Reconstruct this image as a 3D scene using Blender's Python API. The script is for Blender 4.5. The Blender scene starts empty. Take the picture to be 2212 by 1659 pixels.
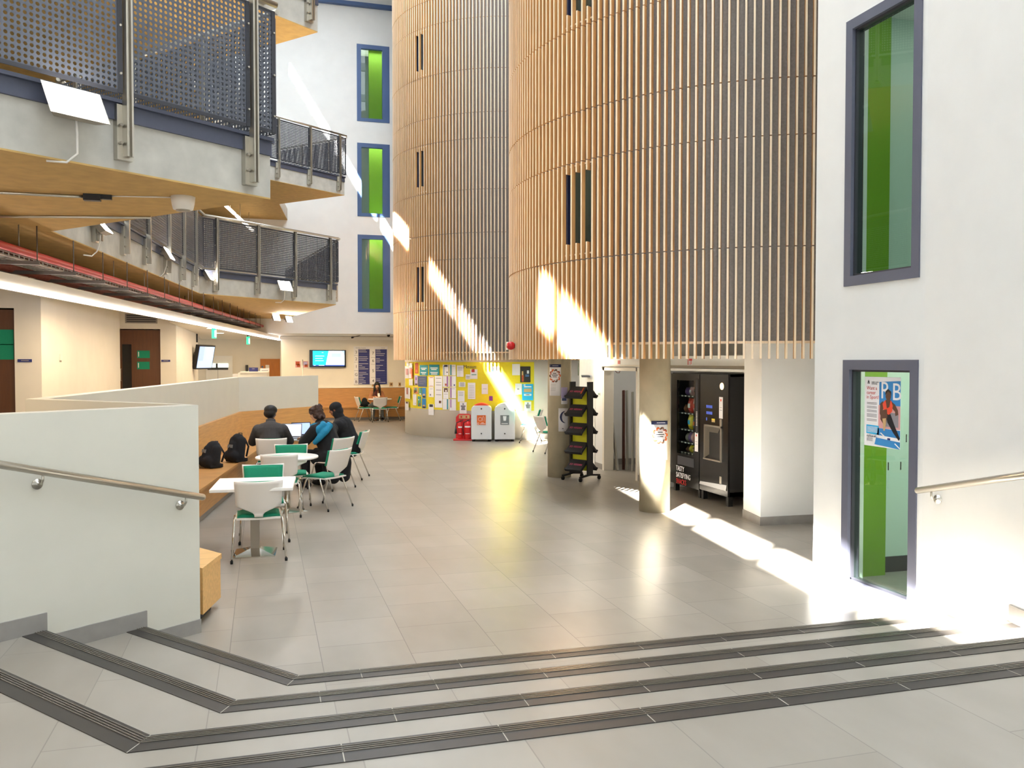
import bpy, bmesh, math, random
from mathutils import Vector, Matrix
random.seed(7)
SC = bpy.context.scene
COL = SC.collection
PI = math.pi
R = math.radians

# ------------------------------------------------------------------ materials
def lin(h):
    h = h.lstrip('#')
    out = []
    for i in (0, 2, 4):
        c = int(h[i:i + 2], 16) / 255.0
        out.append(c / 12.92 if c <= 0.04045 else ((c + 0.055) / 1.055) ** 2.4)
    return (out[0], out[1], out[2], 1.0)

MATS = {}
def mat(name, hexc='#cccccc', rough=0.6, metal=0.0, var=0.0, scale=8.0, bump=0.0, emit=0.0, spec=0.5, stretch=(1, 1, 1), ecol=None):
    if name in MATS:
        return MATS[name]
    m = bpy.data.materials.new(name)
    m.use_nodes = True
    nt = m.node_tree
    b = nt.nodes['Principled BSDF']
    c = lin(hexc)
    b.inputs['Base Color'].default_value = c
    b.inputs['Roughness'].default_value = rough
    b.inputs['Metallic'].default_value = metal
    b.inputs['Specular IOR Level'].default_value = spec
    if emit:
        b.inputs['Emission Color'].default_value = lin(ecol) if ecol else c
        b.inputs['Emission Strength'].default_value = emit
    if var or bump:
        tc = nt.nodes.new('ShaderNodeTexCoord')
        mp = nt.nodes.new('ShaderNodeMapping')
        mp.inputs['Scale'].default_value = stretch
        nz = nt.nodes.new('ShaderNodeTexNoise')
        nz.inputs['Scale'].default_value = scale
        nz.inputs['Detail'].default_value = 6
        nt.links.new(tc.outputs['Object'], mp.inputs['Vector'])
        nt.links.new(mp.outputs['Vector'], nz.inputs['Vector'])
        if var:
            rp = nt.nodes.new('ShaderNodeValToRGB')
            lo = tuple(max(0, x * (1 - var)) for x in c[:3]) + (1,)
            hi = tuple(min(1, x * (1 + var)) for x in c[:3]) + (1,)
            rp.color_ramp.elements[0].color = lo
            rp.color_ramp.elements[1].color = hi
            rp.color_ramp.elements[0].position = 0.3
            rp.color_ramp.elements[1].position = 0.7
            nt.links.new(nz.outputs['Fac'], rp.inputs['Fac'])
            nt.links.new(rp.outputs['Color'], b.inputs['Base Color'])
        if bump:
            bp = nt.nodes.new('ShaderNodeBump')
            bp.inputs['Strength'].default_value = bump
            bp.inputs['Distance'].default_value = 0.01
            nt.links.new(nz.outputs['Fac'], bp.inputs['Height'])
            nt.links.new(bp.outputs['Normal'], b.inputs['Normal'])
    MATS[name] = m
    return m

def tile_mat(name, c1, c2, mortar, rough, tile=(0.6, 0.6), off=(0, 0), offset=0.5, rot=True):
    m = bpy.data.materials.new(name); m.use_nodes = True
    nt = m.node_tree; b = nt.nodes['Principled BSDF']
    tc = nt.nodes.new('ShaderNodeTexCoord')
    mp = nt.nodes.new('ShaderNodeMapping')
    if rot:
        mp.inputs['Rotation'].default_value = (0, 0, PI / 2)
    mp.inputs['Location'].default_value = (off[0], off[1], 0)
    br = nt.nodes.new('ShaderNodeTexBrick')
    br.inputs['Scale'].default_value = 1.0
    br.inputs['Brick Width'].default_value = tile[0]
    br.inputs['Row Height'].default_value = tile[1]
    br.inputs['Mortar Size'].default_value = 0.0028
    br.inputs['Mortar Smooth'].default_value = 0.1
    br.inputs['Bias'].default_value = 0.0
    br.offset = offset
    br.inputs['Color1'].default_value = lin(c1)
    br.inputs['Color2'].default_value = lin(c2)
    br.inputs['Mortar'].default_value = lin(mortar)
    nz = nt.nodes.new('ShaderNodeTexNoise')
    nz.inputs['Scale'].default_value = 1.5; nz.inputs['Detail'].default_value = 3
    mp2 = nt.nodes.new('ShaderNodeMapping'); mp2.inputs['Scale'].default_value = (2.0, 0.9, 1)
    mx = nt.nodes.new('ShaderNodeMix'); mx.data_type = 'RGBA'; mx.blend_type = 'MULTIPLY'
    mx.inputs[0].default_value = 1.0
    rp = nt.nodes.new('ShaderNodeValToRGB')
    rp.color_ramp.elements[0].color = (0.80, 0.79, 0.77, 1); rp.color_ramp.elements[0].position = 0.25
    rp.color_ramp.elements[1].color = (1, 1, 1, 1); rp.color_ramp.elements[1].position = 0.75
    L = nt.links.new
    L(tc.outputs['Object'], mp.inputs['Vector']); L(mp.outputs['Vector'], br.inputs['Vector'])
    L(tc.outputs['Object'], mp2.inputs['Vector']); L(mp2.outputs['Vector'], nz.inputs['Vector'])
    L(nz.outputs['Fac'], rp.inputs['Fac'])
    L(br.outputs['Color'], mx.inputs[6]); L(rp.outputs['Color'], mx.inputs[7])
    L(mx.outputs[2], b.inputs['Base Color'])
    mr = nt.nodes.new('ShaderNodeMapRange')
    mr.inputs['To Min'].default_value = rough - 0.02; mr.inputs['To Max'].default_value = rough + 0.04
    L(nz.outputs['Fac'], mr.inputs['Value']); L(mr.outputs['Result'], b.inputs['Roughness'])
    MATS[name] = m
    return m

def perf_mat(name, hexc, pitch, rad):
    """sheet metal punched with a square grid of round holes (object x / z)"""
    m = bpy.data.materials.new(name); m.use_nodes = True
    nt = m.node_tree; b = nt.nodes['Principled BSDF']; L = nt.links.new
    b.inputs['Base Color'].default_value = lin(hexc); b.inputs['Roughness'].default_value = 0.5
    b.inputs['Metallic'].default_value = 0.0
    tc = nt.nodes.new('ShaderNodeTexCoord'); sp = nt.nodes.new('ShaderNodeSeparateXYZ')
    L(tc.outputs['Object'], sp.inputs['Vector'])
    def M(op, a, v=None, c=None):
        n = nt.nodes.new('ShaderNodeMath'); n.operation = op
        if hasattr(a, 'is_linked'): L(a, n.inputs[0])
        else: n.inputs[0].default_value = a
        if v is not None:
            if hasattr(v, 'is_linked'): L(v, n.inputs[1])
            else: n.inputs[1].default_value = v
        return n.outputs[0]
    sq = []
    for ax in ('X', 'Z'):
        f = M('SUBTRACT', M('FRACT', M('DIVIDE', sp.outputs[ax], pitch)), 0.5)
        sq.append(M('MULTIPLY', f, f))
    d = M('ADD', sq[0], sq[1])
    hole = M('LESS_THAN', d, (rad / pitch) ** 2)
    tr = nt.nodes.new('ShaderNodeBsdfTransparent')
    mx = nt.nodes.new('ShaderNodeMixShader')
    L(hole, mx.inputs[0]); L(b.outputs['BSDF'], mx.inputs[1]); L(tr.outputs['BSDF'], mx.inputs[2])
    L(mx.outputs[0], nt.nodes['Material Output'].inputs['Surface'])
    MATS[name] = m
    return m

def glass_mat(name, tint='#ffffff', ior=1.5, rough=0.0):
    m = bpy.data.materials.new(name); m.use_nodes = True
    nt = m.node_tree; L = nt.links.new
    nt.nodes.remove(nt.nodes['Principled BSDF'])
    tr = nt.nodes.new('ShaderNodeBsdfTransparent'); tr.inputs['Color'].default_value = lin(tint)
    gl = nt.nodes.new('ShaderNodeBsdfGlossy'); gl.inputs['Roughness'].default_value = rough
    fr = nt.nodes.new('ShaderNodeFresnel'); fr.inputs['IOR'].default_value = ior
    mx = nt.nodes.new('ShaderNodeMixShader')
    ge = nt.nodes.new('ShaderNodeNewGeometry'); sb = nt.nodes.new('ShaderNodeMath'); sb.operation = 'SUBTRACT'; sb.use_clamp = True
    L(fr.outputs[0], sb.inputs[0]); L(ge.outputs['Backfacing'], sb.inputs[1])   # reflect at the front face only
    L(sb.outputs[0], mx.inputs[0]); L(tr.outputs[0], mx.inputs[1]); L(gl.outputs[0], mx.inputs[2])
    L(mx.outputs[0], nt.nodes['Material Output'].inputs['Surface'])
    MATS[name] = m
    return m

# ------------------------------------------------------------------ mesh builder
class MB:
    def __init__(self):
        self.v = []; self.f = []; self.m = []; self.mats = []; self.smooth = []
        self.cur = 0; self.sm = False
    def use(self, m, smooth=None):
        if isinstance(m, str): m = MATS[m]
        if m not in self.mats: self.mats.append(m)
        self.cur = self.mats.index(m)
        if smooth is not None: self.sm = smooth
        return self
    def add(self, vs, fs, smooth=None):
        o = len(self.v)
        self.v.extend([tuple(p) for p in vs])
        for f in fs:
            self.f.append([i + o for i in f]); self.m.append(self.cur)
            self.smooth.append(self.sm if smooth is None else smooth)
        return self
    def box(self, x0, x1, y0, y1, z0, z1, M=None):
        vs = [(x, y, z) for z in (z0, z1) for y in (y0, y1) for x in (x0, x1)]
        if M is not None: vs = [M @ Vector(p) for p in vs]
        return self.add(vs, [(0, 2, 3, 1), (4, 5, 7, 6), (0, 1, 5, 4), (2, 6, 7, 3), (0, 4, 6, 2), (1, 3, 7, 5)], False)
    def cbox(self, c, s, M=None, rz=0):
        T = Matrix.Translation(c) @ Matrix.Rotation(rz, 4, 'Z')
        if M is not None: T = M @ T
        return self.box(-s[0] / 2, s[0] / 2, -s[1] / 2, s[1] / 2, -s[2] / 2, s[2] / 2, T)
    def bar(self, p0, p1, w, h, up=(0, 0, 1)):
        """box of section w x h from p0 to p1"""
        p0 = Vector(p0); p1 = Vector(p1); d = (p1 - p0); n = d.length; d.normalize()
        u = Vector(up); s = d.cross(u)
        if s.length < 1e-5: s = d.cross(Vector((1, 0, 0)))
        s.normalize(); u = s.cross(d)
        vs = []
        for t in (p0, p1):
            for a, b in ((-1, -1), (1, -1), (1, 1), (-1, 1)):
                vs.append(t + s * (a * w / 2) + u * (b * h / 2))
        return self.add(vs, [(0, 1, 2, 3), (7, 6, 5, 4), (0, 4, 5, 1), (1, 5, 6, 2), (2, 6, 7, 3), (3, 7, 4, 0)], False)
    def prism(self, poly, z0, z1):
        a = sum(poly[i][0] * poly[(i + 1) % len(poly)][1] - poly[(i + 1) % len(poly)][0] * poly[i][1] for i in range(len(poly)))
        if a < 0: poly = poly[::-1]
        n = len(poly)
        vs = [(p[0], p[1], z0) for p in poly] + [(p[0], p[1], z1) for p in poly]
        fs = [list(range(n))[::-1], list(range(n, 2 * n))]
        fs += [(i, (i + 1) % n, n + (i + 1) % n, n + i) for i in range(n)]
        return self.add(vs, fs, False)
    def wallseg(self, p0, p1, t, z0, z1):
        """vertical slab along p0-p1, thickness t to the left of the direction"""
        dx, dy = p1[0] - p0[0], p1[1] - p0[1]; L = math.hypot(dx, dy); nx, ny = -dy / L * t, dx / L * t
        return self.prism([p0, p1, (p1[0] + nx, p1[1] + ny), (p0[0] + nx, p0[1] + ny)], z0, z1)
    def tube(self, pts, r, seg=8, caps=True, closed=False):
        pts = [Vector(p) for p in pts]; n = len(pts)
        rs = r if isinstance(r, (list, tuple)) else [r] * n
        prev = None; vs = []; fs = []
        for i, p in enumerate(pts):
            if closed: d = pts[(i + 1) % n] - pts[i - 1]
            else: d = pts[min(i + 1, n - 1)] - pts[max(i - 1, 0)]
            d.normalize()
            if prev is None:
                a = Vector((0, 0, 1)) if abs(d.z) < 0.9 else Vector((1, 0, 0))
                u = d.cross(a).normalized()
            else:
                u = (prev - d * prev.dot(d)).normalized()
            prev = u; w = d.cross(u)
            for k in range(seg):
                t = 2 * PI * k / seg
                vs.append(p + (u * math.cos(t) + w * math.sin(t)) * rs[i])
        m = n if closed else n - 1
        for i in range(m):
            j = (i + 1) % n
            for k in range(seg):
                fs.append((i * seg + k, i * seg + (k + 1) % seg, j * seg + (k + 1) % seg, j * seg + k))
        self.add(vs, fs, True)
        if caps and not closed:
            o = len(self.v) - len(vs)
            self.f.append([o + k for k in range(seg)][::-1]); self.m.append(self.cur); self.smooth.append(False)
            self.f.append([o + (n - 1) * seg + k for k in range(seg)]); self.m.append(self.cur); self.smooth.append(False)
        return self
    def lathe(self, prof, c=(0, 0, 0), seg=24, M=None):
        """prof: list of (radius, z)"""
        vs = []; fs = []; n = len(prof)
        for r, z in prof:
            for k in range(seg):
                t = 2 * PI * k / seg
                p = Vector((c[0] + r * math.cos(t), c[1] + r * math.sin(t), c[2] + z))
                vs.append(M @ p if M is not None else p)
        for i in range(n - 1):
            for k in range(seg):
                fs.append((i * seg + k, i * seg + (k + 1) % seg, (i + 1) * seg + (k + 1) % seg, (i + 1) * seg + k))
        fs.append(list(range(seg))[::-1]); fs.append([(n - 1) * seg + k for k in range(seg)])
        return self.add(vs, fs, True)
    def ell(self, c, r, seg=16, rings=10, M=None):
        vs = []; fs = []
        for i in range(rings + 1):
            a = PI * i / rings
            for k in range(seg):
                t = 2 * PI * k / seg
                p = Vector((r[0] * math.sin(a) * math.cos(t), r[1] * math.sin(a) * math.sin(t), -r[2] * math.cos(a)))
                if M is not None: p = M @ p
                vs.append(p + Vector(c))
        for i in range(rings):
            for k in range(seg):
                fs.append((i * seg + k, i * seg + (k + 1) % seg, (i + 1) * seg + (k + 1) % seg, (i + 1) * seg + k))
        return self.add(vs, fs, True)
    def cap(self, p0, p1, r0, r1, seg=12):
        """round-ended tapered limb"""
        p0 = Vector(p0); p1 = Vector(p1); d = p1 - p0; L = d.length; d.normalize()
        pts = []; rs = []
        for k in range(4):
            a = PI / 2 * k / 4; pts.append(p0 - d * r0 * math.cos(a)); rs.append(max(r0 * math.sin(a), 1e-4))
        for k in range(5):
            t = k / 4; pts.append(p0 + d * L * t); rs.append(r0 + (r1 - r0) * t)
        for k in range(1, 5):
            a = PI / 2 * k / 4; pts.append(p1 + d * r1 * math.sin(a)); rs.append(max(r1 * math.cos(a), 1e-4))
        return self.tube(pts, rs, seg)
    def grid(self, fn, nu, nv, thick=0.0):
        """sheet fn(u,v)->(x,y,z); optional thickness along its normals (closed)"""
        P = [[Vector(fn(i / nu, j / nv)) for j in range(nv + 1)] for i in range(nu + 1)]
        def idx(i, j): return i * (nv + 1) + j
        vs = [P[i][j] for i in range(nu + 1) for j in range(nv + 1)]
        fs = [(idx(i, j), idx(i + 1, j), idx(i + 1, j + 1), idx(i, j + 1)) for i in range(nu) for j in range(nv)]
        if not thick:
            return self.add(vs, fs, True)
        N = len(vs); v2 = []
        for i in range(nu + 1):
            for j in range(nv + 1):
                a = P[min(i + 1, nu)][j] - P[max(i - 1, 0)][j]; b = P[i][min(j + 1, nv)] - P[i][max(j - 1, 0)]
                n = a.cross(b)
                n = n.normalized() if n.length > 1e-9 else Vector((0, 0, 1))
                v2.append(P[i][j] - n * thick)
        fs2 = [tuple(k + N for k in f)[::-1] for f in fs]
        ring = [idx(i, 0) for i in range(nu + 1)] + [idx(nu, j) for j in range(1, nv + 1)] + [idx(i, nv) for i in range(nu - 1, -1, -1)] + [idx(0, j) for j in range(nv - 1, 0, -1)]
        fs3 = [(ring[k], ring[k] + N, ring[(k + 1) % len(ring)] + N, ring[(k + 1) % len(ring)]) for k in range(len(ring))]
        self.add(vs + v2, fs + fs2, True)
        o = len(self.v) - 2 * N
        for f in fs3:
            self.f.append([q + o for q in f]); self.m.append(self.cur); self.smooth.append(False)
        return self
    def xf(self, M):
        self.v = [tuple(M @ Vector(p)) for p in self.v]; return self
    def mesh(self, name):
        me = bpy.data.meshes.new(name)
        me.from_pydata(self.v, [], self.f)
        for m in self.mats: me.materials.append(m)
        me.polygons.foreach_set('material_index', self.m)
        me.polygons.foreach_set('use_smooth', self.smooth)
        me.update()
        return me
    def build(self, name, parent=None, bevel=0.0, label=None, loc=None):
        o = bpy.data.objects.new(name, self.mesh(name))
        COL.objects.link(o)
        if parent is not None: o.parent = parent
        if loc is not None: o.location = loc
        if bevel:
            bv = o.modifiers.new('Bevel', 'BEVEL'); bv.width = bevel; bv.segments = 2
            bv.limit_method = 'ANGLE'; bv.angle_limit = R(40); bv.harden_normals = False
        if label: o['label'] = label
        return o

def tag(o, label, cat, group=None):
    o['label'] = label; o['category'] = cat
    if group: o['group'] = group
    return o
def struct(o):
    o['kind'] = 'structure'; return o
def thing(name, label, cat, loc=(0, 0, 0), rz=0.0, group=None):
    o = bpy.data.objects.new(name, None); COL.objects.link(o)
    o.empty_display_size = 0.2
    o.location = loc; o.rotation_euler = (0, 0, rz)
    return tag(o, label, cat, group)
def kids(o): return [c for c in ALLKIDS(o)]
def ALLKIDS(o): return [c for c in bpy.data.objects if c.parent == o]
def copy_tree(o, parent=None):
    c = o.copy(); COL.objects.link(c)
    if parent is not None: c.parent = parent
    for ch in ALLKIDS(o): copy_tree(ch, c)
    return c
def dup(o, loc, rz, label, group=None):
    c = copy_tree(o); c.location = loc; c.rotation_euler = (0, 0, rz); c['label'] = label
    if group: c['group'] = group
    return c

_tc = {}
def text_mesh(mb, s, size, M, m, align='CENTER', ext=0.0006, xs=1.0):
    """flat lettering: text lies in its local XY, M places it"""
    cu = bpy.data.curves.new('txt', 'FONT'); cu.body = s; cu.size = size
    cu.align_x = align; cu.align_y = 'CENTER'; cu.extrude = ext; cu.resolution_u = 3
    ob = bpy.data.objects.new('txt', cu); COL.objects.link(ob)
    me = bpy.data.meshes.new_from_object(ob)
    vs = [M @ Vector((v.co.x * xs, v.co.y, v.co.z)) for v in me.vertices]
    fs = [list(p.vertices) for p in me.polygons]
    mb.use(m); mb.add(vs, fs, False)
    bpy.data.objects.remove(ob); bpy.data.curves.remove(cu); bpy.data.meshes.remove(me)
    return mb
def face_M(p, n):
    """frame whose XY lies on a vertical face at p with outward normal n (2d): x runs to the viewer's right, y up"""
    n = Vector((n[0], n[1], 0)).normalized(); up = Vector((0, 0, 1)); x = up.cross(n)
    return Matrix(((x.x, up.x, n.x, p[0]), (x.y, up.y, n.y, p[1]), (x.z, up.z, n.z, p[2]), (0, 0, 0, 1)))

def remesh(name, mb, voxel, parent=None, smooth=2, label=None):
    """fuse overlapping closed pieces into one continuous surface"""
    mm = mb.mats[0]
    o = mb.build(name)
    md = o.modifiers.new('R', 'REMESH'); md.mode = 'VOXEL'; md.voxel_size = voxel; md.use_smooth_shade = True
    if smooth:
        s = o.modifiers.new('S', 'SMOOTH'); s.factor = 0.5; s.iterations = smooth
    dg = bpy.context.evaluated_depsgraph_get(); dg.update()
    me = bpy.data.meshes.new_from_object(o.evaluated_get(dg))
    nm = o.name
    old = o.data; bpy.data.objects.remove(o); bpy.data.meshes.remove(old)
    me.materials.clear(); me.materials.append(mm)
    for p in me.polygons: p.use_smooth = True; p.material_index = 0
    o = bpy.data.objects.new(name, me); COL.objects.link(o)
    if parent is not None: o.parent = parent
    if label: o['label'] = label
    return o
# ------------------------------------------------------------------ the materials
mat('white_paint', '#f1f1ee', 0.7, var=0.02, scale=3)
mat('parapet_paint', '#d9d6c9', 0.7, var=0.02, scale=3)
mat('cream_paint', '#efe9dc', 0.7, var=0.02, scale=3)
mat('concrete', '#b9b6ad', 0.8, var=0.14, scale=5, bump=0.15)
mat('column_concrete', '#b3a98f', 0.75, var=0.12, scale=3.5, bump=0.12)
mat('soffit_board', '#c3a061', 0.85, var=0.10, scale=9, bump=0.1)
mat('felt', '#8a847e', 0.95, var=0.12, scale=40)
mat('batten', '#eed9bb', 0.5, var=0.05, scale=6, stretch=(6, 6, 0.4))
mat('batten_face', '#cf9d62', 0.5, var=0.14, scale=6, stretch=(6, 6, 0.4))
mat('oak', '#bf8b4e', 0.45, var=0.14, scale=5, stretch=(0.6, 0.6, 8))
mat('oak_pale', '#dcae6c', 0.45, var=0.12, scale=5, stretch=(0.6, 8, 8))
mat('door_wood', '#5f3818', 0.45, var=0.12, scale=6, stretch=(6, 6, 0.5))
mat('door_orange', '#c17526', 0.45, var=0.10, scale=6, stretch=(6, 6, 0.5))
mat('steel', '#c4bfb4', 0.32, metal=1.0)
mat('steel_dull', '#a39c90', 0.45, metal=0.7)
mat('chrome', '#dcd9d2', 0.10, metal=1.0)
mat('slate_metal', '#474b5c', 0.5, var=0.04, scale=30)
mat('dark_metal', '#33343b', 0.5)
mat('black_plastic', '#18181a', 0.45)
mat('black_gloss', '#0d0d0f', 0.18)
mat('frame_paint', '#5d6070', 0.5)
mat('frame_blue', '#46618f', 0.5)
mat('green_paint', '#74a01c', 0.6)
mat('mint_paint', '#cfe0d6', 0.6)
mat('skirting', '#98948f', 0.5, var=0.08, scale=8)
mat('nosing_tile', '#37332f', 0.42, var=0.10, scale=6)
mat('nosing_groove', '#756e65', 0.25, metal=0.3)
mat('grout', '#b5b0a4', 0.7)
mat('shell_white', '#ebe6df', 0.35)
mat('green_cloth', '#0d8a68', 0.8, var=0.06, scale=60)
mat('laminate', '#f4f1ec', 0.3)
mat('rubber', '#111111', 0.8)
mat('paper', '#f2f0f2', 0.8)
mat('yellow_board', '#ecd92f', 0.8, var=0.03, scale=20)
mat('ink', '#3a3a40', 0.8)
mat('ink_soft', '#8d8a90', 0.8)
mat('navy', '#27307a', 0.6)
mat('navy_dark', '#1f2a55', 0.6)
mat('teal', '#178a96', 0.7)
mat('purple', '#8f3f92', 0.7)
mat('blue', '#2f86c8', 0.7)
mat('sky_blue', '#2cb0e4', 0.7)
mat('orange', '#e8702c', 0.6)
mat('orange_red', '#e84a2a', 0.6)
mat('pink', '#f05a86', 0.7)
mat('red', '#d01f22', 0.4)
mat('red_paint', '#c03030', 0.45)
mat('brown_photo', '#6b4a33', 0.7, var=0.4, scale=40)
mat('brick_red', '#b1502a', 0.7, var=0.2, scale=30)
mat('lilac', '#b7aed6', 0.7)
mat('slate_paper', '#48587f', 0.7, var=0.1, scale=30)
mat('sea_green', '#4c9a86', 0.7)
mat('bin_white', '#e5e6e8', 0.4)
mat('bin_grey', '#8a8e92', 0.5)
mat('grey_label', '#7d8286', 0.6)
mat('tan', '#c9a877', 0.7)
mat('skin_dark', '#5a3827', 0.55)
mat('skin_light', '#e0ab86', 0.55)
mat('skin_brown', '#8a5a3e', 0.55)
mat('charcoal_cloth', '#3d3b3b', 0.9, var=0.1, scale=70, bump=0.1)
mat('black_cloth', '#1a1a1d', 0.95, var=0.15, scale=60, bump=0.1)
mat('blue_scarf', '#1d7fa6', 0.9, var=0.12, scale=50, bump=0.1)
mat('brown_cloth', '#a8704c', 0.9, var=0.1, scale=60, bump=0.1)
mat('maroon_cloth', '#4c2526', 0.9, var=0.1, scale=60)
mat('grey_cloth', '#7f8280', 0.9, var=0.1, scale=60)
mat('hair_black', '#15120f', 0.6, var=0.2, scale=60, bump=0.3)
mat('hair_brown', '#3c241a', 0.6, var=0.3, scale=45, bump=0.5)
mat('laptop_grey', '#8b8b8e', 0.4)
mat('screen_white', '#dfe8ff', 0.4, emit=1.0)
mat('screen_blue', '#8fa4dd', 0.4, emit=0.8)
mat('screen_cyan', '#12c6e0', 0.4, emit=1.0)
mat('screen_pale', '#dcecf4', 0.4, emit=1.0)
mat('screen_navy', '#20449a', 0.4, emit=0.6)
mat('screen_haze', '#9ec0e8', 0.4, emit=0.8)
mat('led', '#fff3f0', 0.5, emit=5.0)
mat('led_soft', '#fff0dc', 0.5, emit=3.0)
mat('flood', '#fff8ee', 0.5, emit=40.0)
mat('downlight', '#fff0cf', 0.5, emit=6.0)
mat('exit_green', '#2fc682', 0.5, emit=1.2)
mat('exit_white', '#e8fff0', 0.5, emit=1.2)
mat('wire', '#b5b2a8', 0.45, metal=0.4)
mat('channel_metal', '#665d54', 0.5, metal=0.4)
mat('rust', '#8a4a3a', 0.7, var=0.2, scale=20)
mat('plastic_white', '#eeeae2', 0.4)
mat('snack_red', '#d8321f', 0.35)
mat('snack_orange', '#e8762a', 0.35)
mat('snack_yellow', '#e6d02a', 0.35)
mat('snack_purple', '#6a4a86', 0.35)
mat('snack_brown', '#6a3b22', 0.35)
mat('snack_blue', '#4b6b9a', 0.35)
mat('snack_pink', '#d8a0a0', 0.35)
mat('button_blue', '#4c5fb8', 0.4, emit=0.3)
mat('coin_glow', '#ffd8a0', 0.4, emit=1.5)
mat('rack_yellow', '#e4e02a', 0.6)
mat('card_black', '#2a292b', 0.6)
mat('board_brown', '#5e3022', 0.6, var=0.15, scale=12)
mat('board_grey', '#a9a8a0', 0.6)
mat('plant_green', '#4a5a3a', 0.7)
mat('roof_white', '#eef2f6', 0.7)
tile_mat('floor_tile', '#968f84', '#a39c91', '#6f6b63', 0.31, off=(0.13, 0.235))
tile_mat('tread_tile', '#9c958a', '#a59f94', '#8a857b', 0.38, tile=(1.2, 0.6), off=(0.2, 0.267))
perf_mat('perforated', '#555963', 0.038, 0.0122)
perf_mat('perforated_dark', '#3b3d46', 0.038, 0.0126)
glass_mat('pane_glass', '#e8f3ec', 1.55)
glass_mat('vend_glass', '#e8f0f0', 1.45)
glass_mat('tower_glass', '#b9ccd0', 1.5)
# ------------------------------------------------------------------ setting: floors, steps, parapets, walls
RISE = 0.148
DL = Vector((-0.62, 0.785))                 # run of the left flight's nosings
L1a = Vector((-0.46, 6.73)); L1d = Vector((0.79, 0.613)).normalized()
def isect(p, d, q, e):
    den = d.x * e.y - d.y * e.x
    t = ((q.x - p.x) * e.y - (q.y - p.y) * e.x) / den
    return p + d * t
NY = [5.19, 4.51, 3.825, 3.185]
NC = [Vector((0.186, 5.19)), Vector((-0.145, 4.51)), Vector((-0.468, 3.825)), Vector((-0.79, 3.185))]
NL = [isect(c, DL, L1a, L1d) for c in NC]
FARL = L1a - L1d * 9

fl = MB().use('floor_tile'); fl.box(-8, 11, 5.19, 33, -0.12, 0.0); fl.prism([(-8, 5.19), (0.19, 5.19), (-6, 13), (-8, 13)], -0.13, -0.001)
struct(fl.build('floor'))

def xr(y):                                   # right wall line in front of its window
    return 4.9 if y >= 5.5 else 4.9 - (5.5 - y) * 0.19
def step_poly(k, inset=0.0):
    return [(xr(NY[k]) + 0.05, NY[k]), tuple(NC[k]), tuple(NL[k]), tuple(FARL), (FARL.x, -6), (xr(-6) + 0.05, -6)]
stair = bpy.data.objects.new('floor_steps', None); COL.objects.link(stair); struct(stair); stair['label'] = 'short flight of wide grey tiled steps with dark ribbed nosings, turning at the left'
for k in range(3):
    mb = MB().use('tread_tile'); mb.prism(step_poly(k), k * RISE - (0.12 if k == 0 else 0), (k + 1) * RISE)
    s = mb.build('step', stair)
    SK = s
    STEPS = globals().setdefault('STEPS', []); STEPS.append(s)
mb = MB().use('tread_tile'); mb.prism(step_poly(3), 3 * RISE, 4 * RISE)
struct(mb.build('floor_landing'))

def nosing(k):
    z = (k + 1) * RISE; c = NC[k]; w = 0.135
    mb = MB().use('nosing_tile')
    # mitred inner corner
    n1 = Vector((0, -1)); n2 = Vector((-DL.y, DL.x)); n2 = n2 if n2.y < 0 else -n2
    def off(d):
        # offset point of the corner by d from both edges
        a = c + n1 * d; b = c + n2 * d
        return isect(a, Vector((1, 0)), b, DL)
    def strip(d0, d1, z0, z1):
        a0, a1 = off(d0), off(d1)
        mb.prism([(xr(NY[k]) , NY[k] - d0), tuple(a0), tuple(a1), (xr(NY[k]), NY[k] - d1)], z0, z1)
        e0 = isect(a0, DL, L1a + Vector((0.001, -0.001)), L1d); e1 = isect(a1, DL, L1a + Vector((0.001, -0.001)), L1d)
        mb.prism([tuple(a0), tuple(e0), tuple(e1), tuple(a1)], z0, z1)
    strip(-0.012, w, z - 0.0, z + 0.004)
    strip(-0.012, 0.0, z - 0.06, z)
    mb.use('nosing_groove')
    for g in range(4):
        strip(0.008 + g * 0.015, 0.014 + g * 0.015, z + 0.004, z + 0.0075)
    mb.use('grout')
    x = 0.267 + (0.28 if k % 2 == 0 else 0.0)
    while x < xr(NY[k]) - 0.05:
        if x > c.x + 0.05: mb.box(x - 0.002, x + 0.002, NY[k] - w, NY[k] + 0.012, z + 0.003, z + 0.0046)
        x += 0.6
    d = (off(w) - off(-0.012))
    mb.bar((*off(-0.012), z + 0.003), (*off(w), z + 0.003), 0.004, 0.003)
    return mb
for k in range(4):
    nosing(k).build('nosing', STEPS[k] if k < 3 else stair, label='dark ribbed nosing tiles')

# corridor platform on the left, up four risers
PAR = [(-0.46, 6.73), (-1.95, 8.21), (-0.606, 18.1), (1.083, 19.93)]
PT = 1.686; CORZ = 0.592
mb = MB().use('floor_tile')
mb.prism([(-0.62, 6.75), (-1.97, 8.23), (-0.62, 18.12), (0.98, 19.98), (0.75, 26.2), (-9, 26.2), (-9, 0.0), (-7.5, 1.2)], -0.1, CORZ)
struct(mb.build('floor_corridor'))
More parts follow.
